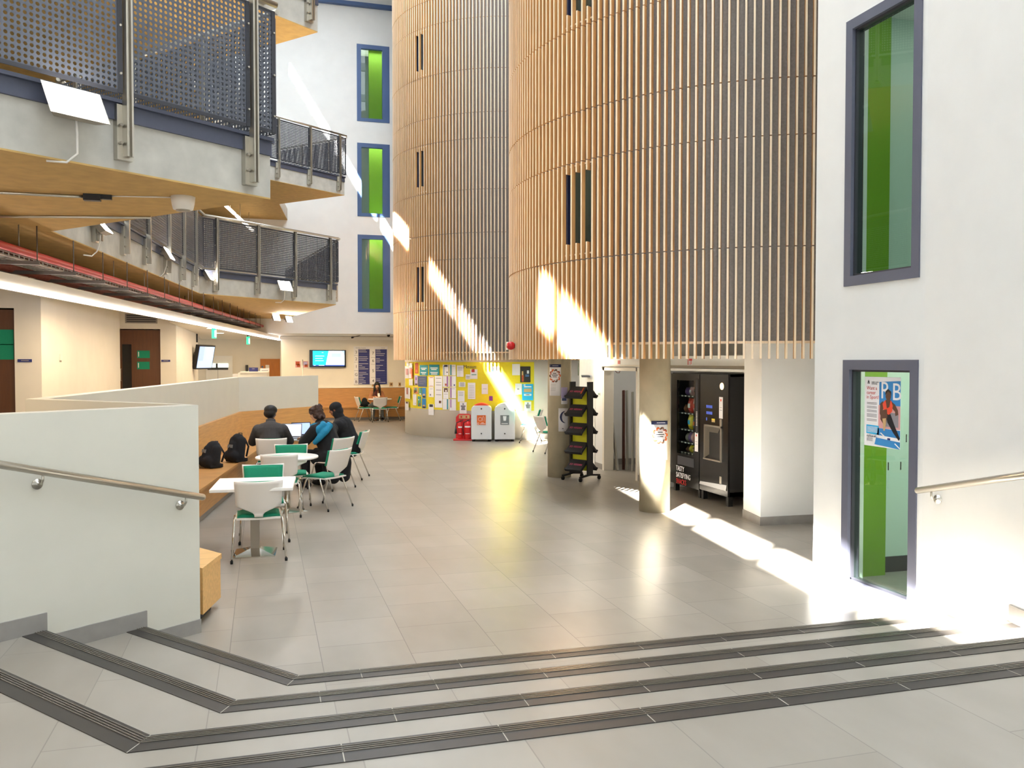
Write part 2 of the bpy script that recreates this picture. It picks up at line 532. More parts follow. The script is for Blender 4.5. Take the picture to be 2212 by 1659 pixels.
# zig-zag parapet
T = 0.15
def shift(p, q, t):
    d = Vector((q[0] - p[0], q[1] - p[1])).normalized(); return Vector((-d.y, d.x)) * t
mb = MB().use('parapet_paint')
P0 = tuple(FARL)
n01 = Vector((-L1d.y, L1d.x)) * T            # behind L1
mb.prism([P0, PAR[0], (PAR[0][0] + n01.x, PAR[0][1] + n01.y), (P0[0] + n01.x, P0[1] + n01.y)], 0, PT)
a, b = Vector(PAR[0]), Vector(PAR[1])
d = (b - a).normalized(); n = Vector((d.y, -d.x)) * T   # toward +x,+y side
c2 = isect(a + n, d, Vector(PAR[1]) + Vector((0.15, -0.02)), (Vector(PAR[2]) - Vector(PAR[1])).normalized())
mb.prism([tuple(a), tuple(b), tuple(c2), (a.x + n01.x * 0.9, a.y + n01.y * 0.9 + 0.05)], 0, PT)
q, r_, s_ = Vector(PAR[1]), Vector(PAR[2]), Vector(PAR[3])
d1 = (r_ - q).normalized(); d2 = (s_ - r_).normalized()
i1 = Vector((d1.y, -d1.x)) * 0.15; i2 = Vector((d2.y, -d2.x)) * 0.15
rin = isect(q + i1, d1, r_ + i2, d2)
mb.prism([tuple(q), tuple(r_), tuple(rin), tuple(c2)], 0, PT)
mb.prism([tuple(r_), tuple(s_), tuple(s_ + i2), tuple(rin)], 0, PT)
struct(mb.build('wall_parapet'))
L3IN = (c2, rin); L4IN = (rin, s_ + i2)

# stepped skirting along the near parapet
mb = MB().use('skirting')
def along(p, t): return p + L1d * t
tN = [(NL[k] - L1a).dot(L1d) for k in range(4)]          # negative distances along the wall
fr = Vector((L1d.y, -L1d.x)) * 0.012
segs = [(tN[0] + 0.0, 0.0, 0.0, 0.10), (tN[1] + 0.0, tN[0] + 0.02, RISE, RISE + 0.115), (tN[2], tN[1] + 0.02, 2 * RISE, 2 * RISE + 0.115), (tN[3], tN[2] + 0.02, 3 * RISE, 3 * RISE + 0.115), (-9, tN[3] + 0.02, 4 * RISE, 4 * RISE + 0.115)]
for t0, t1, z0, z1 in segs:
    p, q = along(L1a, t0), along(L1a, t1)
    mb.prism([tuple(p), tuple(q), tuple(q + fr), tuple(p + fr)], z0, z1)
struct(mb.build('baseboard_left'))

# right wall with its two windows
WX = 4.9
def wall_with_holes(mb, axis, at, u0, u1, z0, z1, t, holes):
    """axis 'x': plane x=at, u is y, solid to +x; axis 'y': plane y=at, u is x, solid to +y"""
    us = sorted(set([u0, u1] + [h[0] for h in holes] + [h[1] for h in holes]))
    zs = sorted(set([z0, z1] + [h[2] for h in holes] + [h[3] for h in holes]))
    for i in range(len(us) - 1):
        for j in range(len(zs) - 1):
            uc, zc = (us[i] + us[i + 1]) / 2, (zs[j] + zs[j + 1]) / 2
            if any(h[0] < uc < h[1] and h[2] < zc < h[3] for h in holes): continue
            if axis == 'x': mb.box(at, at + t, us[i], us[i + 1], zs[j], zs[j + 1])
            else: mb.box(us[i], us[i + 1], at, at + t, zs[j], zs[j + 1])
RW = [(5.555, 6.455, 0.02, 2.02), (5.555, 6.455, 2.66, 4.95)]
mb = MB().use('white_paint')
wall_with_holes(mb, 'x', WX, 5.50, 6.87, 0, 13.5, 0.22, RW)
mb.box(WX + 0.22, 9.5, 6.85, 6.87, 0, 13.5)
y2 = -6.0
mb.prism([(WX, 5.5), (xr(y2), y2), (xr(y2) + 0.3, y2), (WX + 0.22, 5.5)], 0, 13.5)
struct(mb.build('wall_right'))
def frame_x(name, x, y0, y1, z0, z1, w, m, gm, sill=None, depth=0.09, parent=None):
    f = MB().use(m)
    f.box(x - 0.012, x + depth, y0, y0 + w, z0, z1); f.box(x - 0.012, x + depth, y1 - w, y1, z0, z1)
    f.box(x - 0.012, x + depth, y0 + w, y1 - w, z0, z0 + w); f.box(x - 0.012, x + depth, y0 + w, y1 - w, z1 - w, z1)
    f.use('dark_metal')
    g = 0.016
    f.box(x + 0.02, x + depth + 0.01, y0 + w, y0 + w + g, z0 + w, z1 - w); f.box(x + 0.02, x + depth + 0.01, y1 - w - g, y1 - w, z0 + w, z1 - w)
    f.box(x + 0.02, x + depth + 0.01, y0 + w, y1 - w, z0 + w, z0 + w + g); f.box(x + 0.02, x + depth + 0.01, y0 + w, y1 - w, z1 - w - g, z1 - w)
    fo = struct(f.build(name))
    p = MB().use(gm); p.box(x + 0.045, x + 0.05, y0 + w + g * 0.5, y1 - w - g * 0.5, z0 + w + g * 0.5, z1 - w - g * 0.5)
    p.build('pane', fo)
    return fo
frame_x('window_1', WX, *RW[0], 0.085, 'frame_paint', 'pane_glass')
frame_x('window_2', WX, *RW[1], 0.085, 'frame_paint', 'pane_glass')
# the room seen through them
mb = MB().use('green_paint'); mb.box(5.12, 5.56, 6.70, 6.85, 0, 6.0); 
struct(mb.build('wall_green_room'))
mb = MB().use('mint_paint'); mb.box(5.56, 9.4, 6.80, 6.848, 0.0, 6.0); mb.box(7.2, 7.3, 3.0, 6.8, 0.0, 6.0); mb.box(5.1, 7.2, 4.2, 4.3, 0.0, 6.0)
mb.use('ink')
for z, xs in ((1.24, (5.72, 5.86, 6.0, 6.14)), (0.98, (5.66, 5.8, 5.94, 6.08))):
    for x in xs: mb.box(x, x + 0.008, 6.795, 6.80, z, z + 0.075)
mb.use('dark_metal'); mb.box(5.56, 7.2, 6.785, 6.80, 0.0, 0.16)
struct(mb.build('wall_inner_room'))
mb = MB().use('skirting'); mb.box(5.12, 7.2, 4.3, 6.8, -0.1, 0.015); mb.use('white_paint'); mb.box(5.12, 7.2, 4.3, 6.8, 2.30, 2.45)
mb.box(5.12, 7.2, 4.3, 6.8, 5.2, 5.3)
struct(mb.build('floor_inner_room'))
# right skirting on the steps
mb = MB().use('skirting')
for ya, yb, z in ((4.53, 5.17, RISE), (3.85, 4.49, 2 * RISE), (3.2, 3.80, 3 * RISE), (-5, 3.15, 4 * RISE)):
    mb.prism([(xr(ya) - 0.012, ya), (xr(yb) - 0.012, yb), (xr(yb), yb), (xr(ya), ya)], z, z + 0.115)
mb.box(WX - 0.010, WX, 6.46, 6.87, 0, 0.1)
struct(mb.build('baseboard_right'))

# far end: upper wall over a recess, windows one per storey
FW = [(2.86, 3.87, 3.545, 5.95), (2.86, 3.87, 6.52, 8.79), (2.86, 3.87, 9.46, 11.83)]
mb = MB().use('white_paint'); wall_with_holes(mb, 'y', 27.2, -9, 11, 2.9, 13.5, 0.3, FW)
struct(mb.build('wall_far'))
for i, (x0, x1, z0, z1) in enumerate(FW):
    w = 0.13; y = 27.2; f = MB().use('frame_blue')
    f.box(x0, x0 + w, y - 0.015, y + 0.1, z0, z1); f.box(x1 - w * 1.7, x1, y - 0.015, y + 0.1, z0, z1)
    f.box(x0 + w, x1 - w * 1.7, y - 0.015, y + 0.1, z0, z0 + w * .8); f.box(x0 + w, x1 - w * 1.7, y - 0.015, y + 0.1, z1 - w, z1)
    fo = struct(f.build('window_%d' % (i + 3)))
    MB().use('pane_glass').box(x0 + w, x1 - w * 1.7, y + 0.05, y + 0.056, z0 + w * .8, z1 - w).build('pane', fo)
mb = MB().use('green_paint'); mb.box(3.36, 4.2, 28.3, 28.4, 3.0, 13.0)
struct(mb.build('wall_green_far'))
mb = MB().use('frame_paint'); mb.box(1.5, 3.6, 29.0, 29.1, 3.0, 13.0); mb.use('cream_paint'); mb.box(1.4, 1.5, 27.5, 29.1, 3.0, 13.0); mb.box(4.2, 4.3, 27.5, 28.4, 3.0, 13.0)
for z in (2.95, 6.2, 9.15, 12.1): mb.box(1.5, 4.3, 27.5, 29.1, z, z + 0.12)
struct(mb.build('wall_far_rooms'))
mb = MB().use('cream_paint'); mb.box(0.75, 11, 30.1, 30.3, 0, 2.95); mb.box(0.6, 0.75, 30.1, 33, 0, 2.95)
struct(mb.build('wall_far_lower'))
mb = MB().use('white_paint'); mb.box(-9, 11, 27.2, 33.2, 2.86, 2.90)
struct(mb.build('ceiling_recess'))
mb = MB().use('cream_paint'); mb.box(-9, 0.75, 32.6, 32.8, 0, 2.95); mb.box(-9, -8.9, 0, 33, 0, 3.3)
struct(mb.build('wall_alcove'))
# ------------------------------------------------------------------ corridor walls, doors, ceilings
mb = MB().use('cream_paint')
mb.box(-2.95, -2.79, 12.57, 19.05, CORZ, 3.3)
mb.box(-3.104, -2.95, 12.57, 12.72, CORZ, 3.3); mb.box(-4.1, -3.104, 12.57, 12.72, 2.70, 3.3); mb.box(-9, -4.1, 12.57, 12.72, CORZ, 3.3)
mb.box(-2.127, -1.806, 20.0, 20.15, CORZ, 3.3); mb.box(-3.0, -2.127, 20.0, 20.15, 2.70, 3.3); mb.box(-4.5, -3.0, 20.0, 20.15, CORZ, 3.3)
mb.box(-2.0, -1.806, 20.15, 26.5, CORZ, 3.3); mb.box(-9, -2.0, 26.3, 26.5, 0, 3.3); mb.box(-3.0, -2.95, 19.0, 20.0, CORZ, 3.3)
mb.prism([(-1.0, 27.4), (-0.9, 27.4), (-0.9, 32.6), (-1.0, 32.6)], 0, 0.02)
struct(mb.build('wall_corridor'))
def corridor_door(name, x0, x1, y, label_panel):
    z0, z1 = CORZ, 2.70
    m = MB().use('door_wood'); m.box(x0, x1, y + 0.02, y + 0.065, z0, z1 - 0.02)
    m.use('oak'); m.box(x0, x0 + 0.035, y, y + 0.08, z0, z1); 
    d = struct(m.build(name))
    MB().use('black_gloss').box(x0 + 0.09, x0 + 0.27, y + 0.012, y + 0.07, z0 + 0.35, z1 - 0.33).build('vision_panel', d)
    h = MB().use('steel'); h.tube([(x0 + 0.06, y + 0.02, z0 + 1.0), (x0 + 0.06, y - 0.03, z0 + 1.0), (x0 + 0.06, y - 0.03, z0 + 1.25), (x0 + 0.06, y + 0.02, z0 + 1.25)], 0.009, 6)
    h.build('handle', d)
    return d
corridor_door('door_1', -4.05, -3.11, 12.60, 1)
corridor_door('door_2', -2.98, -2.135, 20.02, 1)
def wall_card(name, label, cat, p, n, w, h, m, t=0.006, group=None, lines=None, text=None):
    """flat sign standing on a vertical face: p = centre on the wall, n = outward normal"""
    M_ = face_M(p, n)
    b = MB().use(m); b.box(-w / 2, w / 2, -h / 2, h / 2, 0, t, M_)
    if lines:
        for (lm, u0, u1, v0, v1) in lines:
            b.use(lm); b.box(u0 * w, u1 * w, v0 * h, v1 * h, t, t + 0.0012, M_)
    if text:
        for (s, size, u, v, tm) in text:
            text_mesh(b, s, size, M_ @ Matrix.Translation((u * w, v * h, t + 0.0012)), tm)
    return tag(b.build(name), label, cat, group)
FACE = (0, -1)
for (x, z, i) in ((-2.47, 2.155, 1), (-2.475, 1.915, 2)):
    wall_card('door_sign', ('upper' if i == 1 else 'lower') + ' teal notice on the dark wooden door beside the black window strip', 'sign', (x, 20.04, z), FACE, 0.25, 0.16, 'green_cloth', lines=[('paper', -.42, -.36, -.3, .35)])
for (z, i) in ((2.32, 1), (2.13, 2)):
    wall_card('door_sign', ('upper' if i == 1 else 'lower') + ' green notice at the left picture edge on a brown door', 'sign', (-3.21, 12.62, z), FACE, 0.17, 0.2, 'green_cloth')
wall_card('room_sign', 'small purple room sign on the wall right of the leftmost brown door', 'sign', (-2.985, 12.57, 2.016), FACE, 0.165, 0.038, 'navy', t=0.015, lines=[('ink_soft', -.25, .3, -.15, .2)])
wall_card('room_sign', 'small purple room sign right of the door with two teal notices', 'sign', (-2.02, 20.0, 2.016), FACE, 0.18, 0.042, 'navy', t=0.015, lines=[('ink_soft', -.25, .3, -.15, .2)])
m_ = MB().use('skirting'); M_ = face_M((-2.62, 20.0, 2.95), FACE)
vg = thing('air_grille', 'grey louvred air grille above the wooden door with teal notices', 'grille', (-2.50, 20.0, 2.92))
f_ = MB().use('steel_dull'); f_.box(-0.32, 0.32, -0.012, 0, -0.10, 0.10); f_.build('frame', vg)
f_ = MB().use('dark_metal')
for k in range(4): f_.box(-0.29, 0.29, -0.02, -0.011, -0.075 + k * 0.043, -0.052 + k * 0.043)
f_.build('louvres', vg)
th = MB().use('plastic_white'); M_ = face_M((-2.79, 13.62, 2.05), (1, 0)); th.box(-0.03, 0.03, -0.03, 0.06, 0, 0.03, M_); th.use('steel_dull'); th.box(-0.012, 0.012, -0.055, -0.03, 0, 0.025, M_)
tag(th.build('room_sensor', bevel=0.004), 'little white sensor on the cream wall between the two doors', 'sensor')

# bulkhead with its LED line, running beside the gallery edge
BA = Vector((-3.10, 4.25)); BB = Vector((0.567, 30.4)); bd = (BB - BA).normalized(); bn = Vector((-bd.y, bd.x))
mb = MB().use('cream_paint')
mb.prism([tuple(BA), tuple(BB), tuple(BB + bn * 0.35), tuple(BA + bn * 0.35)], 2.76, 2.865)
struct(mb.build('ceiling_bulkhead'))
led = MB().use('led'); o_ = Vector((bd.y, -bd.x))
led.prism([tuple(BA + o_ * 0.012), tuple(BB + o_ * 0.012), tuple(BB - o_ * 0.05), tuple(BA - o_ * 0.05)], 2.713, 2.7595)
tag(led.build('strip_light'), 'long glowing LED strip running along the bulkhead over the corridor', 'light')
mb = MB().use('cream_paint'); q0 = BA + bd * 14.0
mb.prism([(-1.80, 18.6), tuple(q0 + bn * 0.3), tuple(BB + bn * 0.3), (0.6, 32.6), (-9, 32.6), (-9, 26.5), (-1.80, 26.5)], 2.79, 2.83)
struct(mb.build('ceiling_corridor'))
for (x, y, t) in ((-1.15, 21.5, 'nearest the wall television'), (-1.15, 25.1, 'behind the first exit sign'), (-0.72, 23.6, 'in the middle of the row'), (0.02, 27.8, 'above the orange door')):
    d = thing('downlight', 'round recessed ceiling downlight ' + t, 'light', (x, y, 2.79), group='recessed downlights in the corridor ceiling')
    MB().use('steel_dull').lathe([(0.13, -0.008), (0.13, 0.0)], seg=20).build('bezel', d)
    MB().use('downlight').lathe([(0.115, -0.012), (0.115, -0.006)], seg=20).build('lens', d)
for (x, y, t) in ((-1.03, 20.1, 'nearer hanging green exit sign under the corridor ceiling'), (-0.42, 27.0, 'farther hanging green exit sign under the corridor ceiling')):
    e = thing('exit_sign', t, 'sign', (x, y, 2.79), R(-8))
    b = MB().use('dark_metal'); b.box(-0.015, 0.015, -0.1, 0.1, -0.05, 0.0); b.build('bracket', e)
    b = MB().use('exit_green'); b.box(-0.05, 0.05, -0.008, 0.008, -0.28, -0.05)
    b.use('exit_white'); b.box(0.015, 0.05, -0.010, 0.010, -0.25, -0.10); b.build('sign_panel', e)

# ------------------------------------------------------------------ wall mass, recess walls under the near tower
mb = MB().use('white_paint')
mb.prism([(5.93, 9.78), (5.825, 9.215), (9.5, 9.13), (9.5, 9.80), (6.9, 9.80)], 0, 2.3)
struct(mb.build('wall_pier'))
mb = MB().use('skirting')
mb.prism([(5.917, 9.782), (5.811, 9.203), (5.83, 9.22), (5.935, 9.779)], 0, 0.105); mb.prism([(5.811, 9.203), (9.45, 9.118), (9.45, 9.14), (5.83, 9.22)], 0, 0.105)
struct(mb.build('baseboard_pier'))
RX = 6.04
mb = MB().use('white_paint')
mb.box(RX, RX + 0.15, 9.80, 12.55, 1.90, 2.085); mb.box(RX, RX + 0.15, 12.55, 13.30, 0, 2.4)
mb.box(RX, RX + 0.15, 13.30, 14.72, 1.86, 2.08); mb.box(RX, RX + 0.15, 14.72, 15.2, 0, 2.4)
mb.box(6.95, 7.1, 9.80, 12.55, 0, 2.4); mb.box(RX + .15, 7.1, 12.45, 12.55, 0, 2.4)
mb.box(7.4, 7.5, 12.55, 15.6, 0, 2.4); mb.box(RX + .15, 7.5, 15.5, 15.6, 0, 2.4)
mb.prism([(6.02, 15.2), (6.12, 15.2), (6.75, 17.6), (6.62, 17.6)], 0, 2.4)
struct(mb.build('wall_recess'))
mb = MB().use('skirting')
mb.box(7.385, 7.4, 12.6, 15.5, 0, 0.11); mb.box(RX - 0.012, RX, 14.80, 15.2, 0, 0.1); mb.box(RX - .012, RX, 12.55, 13.3, 0, 0.1); mb.box(RX + .2, 7.4, 15.485, 15.5, 0, 0.11)
struct(mb.build('baseboard_recess'))
mb = MB().use('cream_paint')
mb.box(RX - 0.03, RX + 0.16, 14.70, 14.78, 0, 1.90); mb.box(RX - 0.03, RX + 0.16, 13.26, 14.78, 1.84, 1.90); mb.box(RX - 0.03, RX + .16, 13.24, 13.30, 0, 1.9)
mb.box(RX - 0.05, RX - 0.01, 13.0, 14.9, 1.915, 1.945)
struct(mb.build('trim_1'))
mb = MB().use('white_paint'); mb.box(RX - 0.04, RX + 0.02, 9.84, 12.5, 1.865, 1.90); mb.use('steel_dull'); mb.box(RX - 0.03, RX + 0.0, 9.84, 12.5, 1.905, 1.945)
struct(mb.build('trim_2'))
mb = MB().use('cream_paint'); mb.lathe([(3.5, 2.405), (3.5, 2.43)], (7.52, 12.14, 0), 48)
struct(mb.build('ceiling_tower'))

# concrete columns
for (x, y, lab) in ((4.955, 14.16, 'round bare concrete column behind the black leaflet rack'), (5.045, 10.55, 'round concrete column in front of the vending machine, sunlit at its foot')):
    c = MB().use('column_concrete'); c.lathe([(0.205, 0), (0.205, 2.4)], (0, 0, 0), 40)
    o = c.build('concrete_column', loc=(x, y, 0)); tag(o, lab, 'column')

# ------------------------------------------------------------------ the two batten-clad towers
JZ = [2.03, 3.33, 4.60, 5.25, 6.33, 7.60, 8.25, 9.33, 10.60, 11.25, 12.33, 13.45]
def tower(name, label, cx, cy, Rad, n, win_ang, win_half, a0, a1, win_from=0, depth=0.066, bw=0.023, zw=((3.42, 4.56), (6.42, 7.56), (9.42, 10.56), )):
    t = thing(name, label, 'tower', (cx, cy, 0))
    # felt backing with its window openings
    Ri = Rad - depth - 0.012
    core = MB().use('felt'); seg = 160
    A = [a0 - 0.12 + (a1 - a0 + 0.24) * k / seg for k in range(seg + 1)]
    def inwin(a): return abs(a - win_ang) < win_half
    zlev = [2.22] + [z for zz in zw for z in zz] + [13.45]
    for k in range(seg):
        am = (A[k] + A[k + 1]) / 2
        for j in range(len(zlev) - 1):
            if j % 2 == 1 and inwin(am): continue
            p = [(Ri * math.cos(A[k]), Ri * math.sin(A[k])), (Ri * math.cos(A[k + 1]), Ri * math.sin(A[k + 1]))]
            core.add([(p[0][0], p[0][1], zlev[j]), (p[1][0], p[1][1], zlev[j]), (p[1][0], p[1][1], zlev[j + 1]), (p[0][0], p[0][1], zlev[j + 1])], [(0, 1, 2, 3)], True)
    # thickness: an inner skin and a bottom lip
    for k in range(seg):
        r2 = Ri - 0.08
        q = [(Ri, A[k]), (Ri, A[k + 1]), (r2, A[k + 1]), (r2, A[k])]
        core.add([(r * math.cos(a), r * math.sin(a), 2.22) for r, a in q], [(3, 2, 1, 0)])
    core.use('batten')
    for k in range(seg):
        core.add([(r * math.cos(a), r * math.sin(a), z) for (r, a, z) in ((Ri + .012, A[k], 2.215), (Ri + .012, A[k + 1], 2.215), (Ri + .012, A[k + 1], 2.245), (Ri + .012, A[k], 2.245))], [(0, 1, 2, 3)], True)
    core.build('backing_panel', t)
    for j in range(len(JZ) - 1):
        z0, z1 = JZ[j] + 0.007, JZ[j + 1] - 0.007
        wz = [q for q in zw if z0 - 0.1 < q[0] and q[1] < z1 + 0.1]
        b = MB().use('batten')
        for i in range(n):
            a = a0 + (a1 - a0) * i / (n - 1)
            jit = (0.004 if (j % 2) else -0.003)
            M_ = Matrix.Rotation(a, 4, 'Z') @ Matrix.Translation((Rad + jit * 0.6, 0, 0))
            spans = [(z0, z1)]
            if wz and abs(a - win_ang) < win_half * 1.05 and i % 2 == 0:
                spans = [(z0, wz[0][0] + 0.13), (wz[0][1] - 0.09, z1)]
            for s0, s1 in spans:
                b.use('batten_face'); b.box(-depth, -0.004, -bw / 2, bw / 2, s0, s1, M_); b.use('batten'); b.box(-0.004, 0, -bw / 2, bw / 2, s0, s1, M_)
        b.build('batten_tier', t)
    for q in zw:
        f = MB().use('navy_dark'); wi = win_half
        for sgn in (-1, 1):
            a = win_ang + sgn * wi
            f.box(-0.10, 0.0, -0.025, 0.025, q[0], q[1], Matrix.Rotation(a, 4, 'Z') @ Matrix.Translation((Ri + 0.01, 0, 0)))
        f.use('batten')
        for k in range(8):
            aa, ab = win_ang - wi + 2 * wi * k / 8, win_ang - wi + 2 * wi * (k + 1) / 8
            for z in (q[0] - 0.02, q[1]):
                pl = [((Ri - .1) * math.cos(aa), (Ri - .1) * math.sin(aa)), ((Ri + .03) * math.cos(aa), (Ri + .03) * math.sin(aa)), ((Ri + .03) * math.cos(ab), (Ri + .03) * math.sin(ab)), ((Ri - .1) * math.cos(ab), (Ri - .1) * math.sin(ab))]
                f.prism(pl, z, z + 0.02)
        fo = f.build('window', t)
        g = MB().use('tower_glass')
        g.box(-0.075, -0.07, -Ri * math.sin(wi), Ri * math.sin(wi), q[0], q[1], Matrix.Rotation(win_ang, 4, 'Z') @ Matrix.Translation((Ri, 0, 0)))
        g.use('dark_metal'); g.box(-0.085, -0.045, -0.02, 0.02, q[0], q[1], Matrix.Rotation(win_ang, 4, 'Z') @ Matrix.Translation((Ri, 0, 0)))
        g.build('pane', fo)
        rm = MB().use('cream_paint'); M_ = Matrix.Rotation(win_ang, 4, 'Z')
        rm.box(Ri - 1.6, Ri - 1.55, -0.7, 0.7, q[0] - 0.6, q[1] + 0.4, M_); rm.box(Ri - 1.6, Ri - 0.2, -0.7, -0.66, q[0] - .6, q[1] + .4, M_); rm.box(Ri - 1.6, Ri - .2, 0.66, 0.7, q[0] - .6, q[1] + .4, M_)
        rm.use('cream_paint'); rm.box(Ri - 1.6, Ri - 0.2, -0.7, 0.7, q[1] + .38, q[1] + .42, M_); rm.box(Ri - 1.6, Ri - 0.2, -0.7, 0.7, q[0] - .62, q[0] - .58, M_)
        rm.use('led_soft'); rm.box(Ri - 1.2, Ri - 1.1, -0.4, 0.4, q[1] + .36, q[1] + .38, M_)  # added glowing panel that brightens the unseen room behind the pane
        rm.build('room', fo)
    return t
# direction angles measured in plan
def plan_ang(cx, cy, px_dir, Rad):
    """angle (about the tower) of the point where the sight line of plan bearing px_dir meets it"""
    d = Vector((math.sin(px_dir), math.cos(px_dir))); c = Vector((cx, cy)); b = d.dot(c)
    t = b - math.sqrt(b * b - c.dot(c) + Rad * Rad); p = d * t - c
    return math.atan2(p.y, p.x)
YAW = R(16.13)
def bearing(px): return YAW + math.atan((px - 1106) / 1860.0)
T2 = (7.52, 12.14, 3.90); T1 = (6.69, 23.93, 3.17)
w2a, w2b = plan_ang(*T2[:2], bearing(1212), T2[2]), plan_ang(*T2[:2], bearing(1272), T2[2])
w1a, w1b = plan_ang(*T1[:2], bearing(894), T1[2]), plan_ang(*T1[:2], bearing(919), T1[2])
tower('slatted_tower', 'nearer curved tower clad in vertical timber battens, above the vending machine', *T2, 146, (w2a + w2b) / 2 % (2 * PI), abs(w2b - w2a) / 2, R(128), R(330))
tower('slatted_tower', 'farther curved timber-batten tower standing over the yellow message board', *T1, 118, (w1a + w1b) / 2 % (2 * PI), abs(w1b - w1a) / 2, R(135), R(330))
mb = MB().use('cream_paint'); mb.lathe([(2.85, 0), (2.85, 2.6)], (6.69, 23.93, 0), 96)
struct(mb.build('wall_drum'))

# ------------------------------------------------------------------ gallery slabs
def soffit_slab(name, label, poly, z0, z1):
    t = thing(name, label, 'floor slab', (0, 0, 0))
    b = MB().use('concrete'); b.prism(poly, z0 + 0.012, z1); b.build('slab', t)
    c = Vector((sum(p[0] for p in poly) / len(poly), sum(p[1] for p in poly) / len(poly)))
    s = MB().use('soffit_board'); s.prism(poly, z0, z0 + 0.012); s.build('soffit', t, label='tan soffit')
    return t
G0 = Vector((0.067, 7.178)); gd = Vector((0.793, 0.609)).normalized()
G = [tuple(G0 - gd * 12), tuple(G0), (-2.018, 9.546), (-1.144, 17.604), (1.62, 20.15), (0.62, 27.2), (-9, 27.2), (-9.4, 1.0)]
soffit_slab('gallery_slab', 'lower zig-zag concrete gallery slab with tan underside, nearest overhead', G, 3.30, 3.642)
H0 = Vector((0.718, 11.62))
Hp = [tuple(H0 - gd * 13), tuple(H0), (-1.10, 13.7), (-0.35, 20.9), (2.06, 22.75), (0.46, 24.5), (0.75, 27.2), (-9, 27.2), (-9, 4.5)]
soffit_slab('gallery_slab', 'upper concrete gallery slab with tan underside, one storey above the lower one', Hp, 6.30, 6.642)

def balustrade(label, p0, p1, z, ts, ztop=1.17, panel_m='perforated', detail=True, start_ret=0.0, plate='steel', group=None):
    """posts at fractions ts (metres along) from p0 to p1, local x along the edge, -y outwards"""
    p0 = Vector(p0); p1 = Vector(p1); d = p1 - p0; L = d.length; a = math.atan2(d.y, d.x)
    t = thing('balustrade', label, 'balustrade', (p0.x, p0.y, z), a, group)
    rail = MB().use('steel'); rail.tube([(0, -0.09, ztop), (L, -0.09, ztop)], 0.024, 8); rail.build('handrail', t)
    beam = MB().use('slate_metal'); beam.box(0, L, -0.02, 0.05, 0.0, 0.11); beam.box(0, L, -0.05, 0.05, 0.11, 0.135); beam.build('edge_beam', t)
    for s in ts:
        po = MB().use('steel')
        po.box(s - 0.024, s - 0.010, -0.11, -0.05, -0.25, ztop - 0.02); po.box(s + 0.010, s + 0.024, -0.11, -0.05, -0.25, ztop - 0.02)
        po.use('steel_dull'); po.box(s - 0.010, s + 0.010, -0.085, -0.05, -0.25, ztop - 0.02)
        po.build('post', t)
        bp = MB().use(plate); bp.box(s - 0.062, s + 0.05, -0.05, -0.001, -0.27, 0.10)
        bp.use('steel_dull')
        for zz in (-0.16, -0.04):
            for xx in (-0.042, ):
                bp.tube([(s + xx, -0.05, zz), (s + xx, -0.075, zz)], 0.011, 8)
        bp.build('base_plate', t)
    edges = [0.0] + list(ts) + [L]
    for i in range(len(edges) - 1):
        a0, a1 = edges[i], edges[i + 1]
        if a1 - a0 < 0.12: continue
        x0 = a0 + (0.03 if i > 0 else 0.0); x1 = a1 - (0.03 if i < len(edges) - 2 else 0.0)
        pn = MB().use(panel_m); pn.box(x0, x1, -0.068, -0.064, 0.19, ztop - 0.06)
        if detail:
            pn.use('dark_metal'); pn.box(x1 - 0.035, x1, -0.074, -0.060, 0.17, ztop - 0.05); pn.box(x0, x0 + 0.012, -0.074, -0.060, 0.17, ztop - .05)
            pn.box(x0, x1, -0.070, -0.062, 0.165, 0.192); pn.box(x0, x1, -0.070, -0.062, ztop - 0.065, ztop - 0.045)
            pn.use('steel')
            for zz in (0.3, 0.62, 0.95): pn.tube([(x1 - 0.018, -0.074, zz), (x1 - 0.018, -0.088, zz)], 0.008, 6)
        pn.build('perforated_panel', t)
    return t
g0 = G0 - gd * 5.1
L_ = (G0 - g0).length
balustrade('dark perforated balustrade overhead at the upper left, nearest of all', g0, G0, 3.642, [L_ - 0.21 - 1.025 * k for k in (4, 3, 2, 1, 0)], group=None)
balustrade('perforated balustrade turning back from the nearest corner of the lower gallery', G0, (-2.018, 9.546), 3.642, [0.9, 1.9, 2.8], detail=False)
q0, q1 = Vector((-2.018, 9.546)), Vector((-1.144, 17.604))
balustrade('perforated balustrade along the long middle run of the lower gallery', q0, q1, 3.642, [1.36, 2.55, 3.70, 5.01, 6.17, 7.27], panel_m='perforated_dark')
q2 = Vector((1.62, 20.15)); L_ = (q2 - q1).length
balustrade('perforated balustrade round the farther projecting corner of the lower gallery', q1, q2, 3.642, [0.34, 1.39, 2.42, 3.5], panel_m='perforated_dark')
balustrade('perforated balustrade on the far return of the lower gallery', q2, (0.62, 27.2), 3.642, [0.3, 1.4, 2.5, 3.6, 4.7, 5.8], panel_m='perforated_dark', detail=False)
h0 = H0 - gd * 4.2; L_ = (H0 - h0).length
balustrade('perforated balustrade of the upper gallery at the top left corner', h0, H0, 6.642, [0.3, 1.3, 2.3, 3.3, L_ - 0.16])
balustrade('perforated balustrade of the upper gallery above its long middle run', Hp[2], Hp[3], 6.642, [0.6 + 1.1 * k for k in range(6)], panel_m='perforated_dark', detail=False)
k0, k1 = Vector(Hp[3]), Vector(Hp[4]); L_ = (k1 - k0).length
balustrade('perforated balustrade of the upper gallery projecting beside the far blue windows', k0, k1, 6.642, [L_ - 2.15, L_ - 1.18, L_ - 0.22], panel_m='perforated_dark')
balustrade('perforated balustrade on the far side of the upper gallery', k1, Hp[5], 6.642, [0.6, 1.6], panel_m='perforated_dark', detail=False)

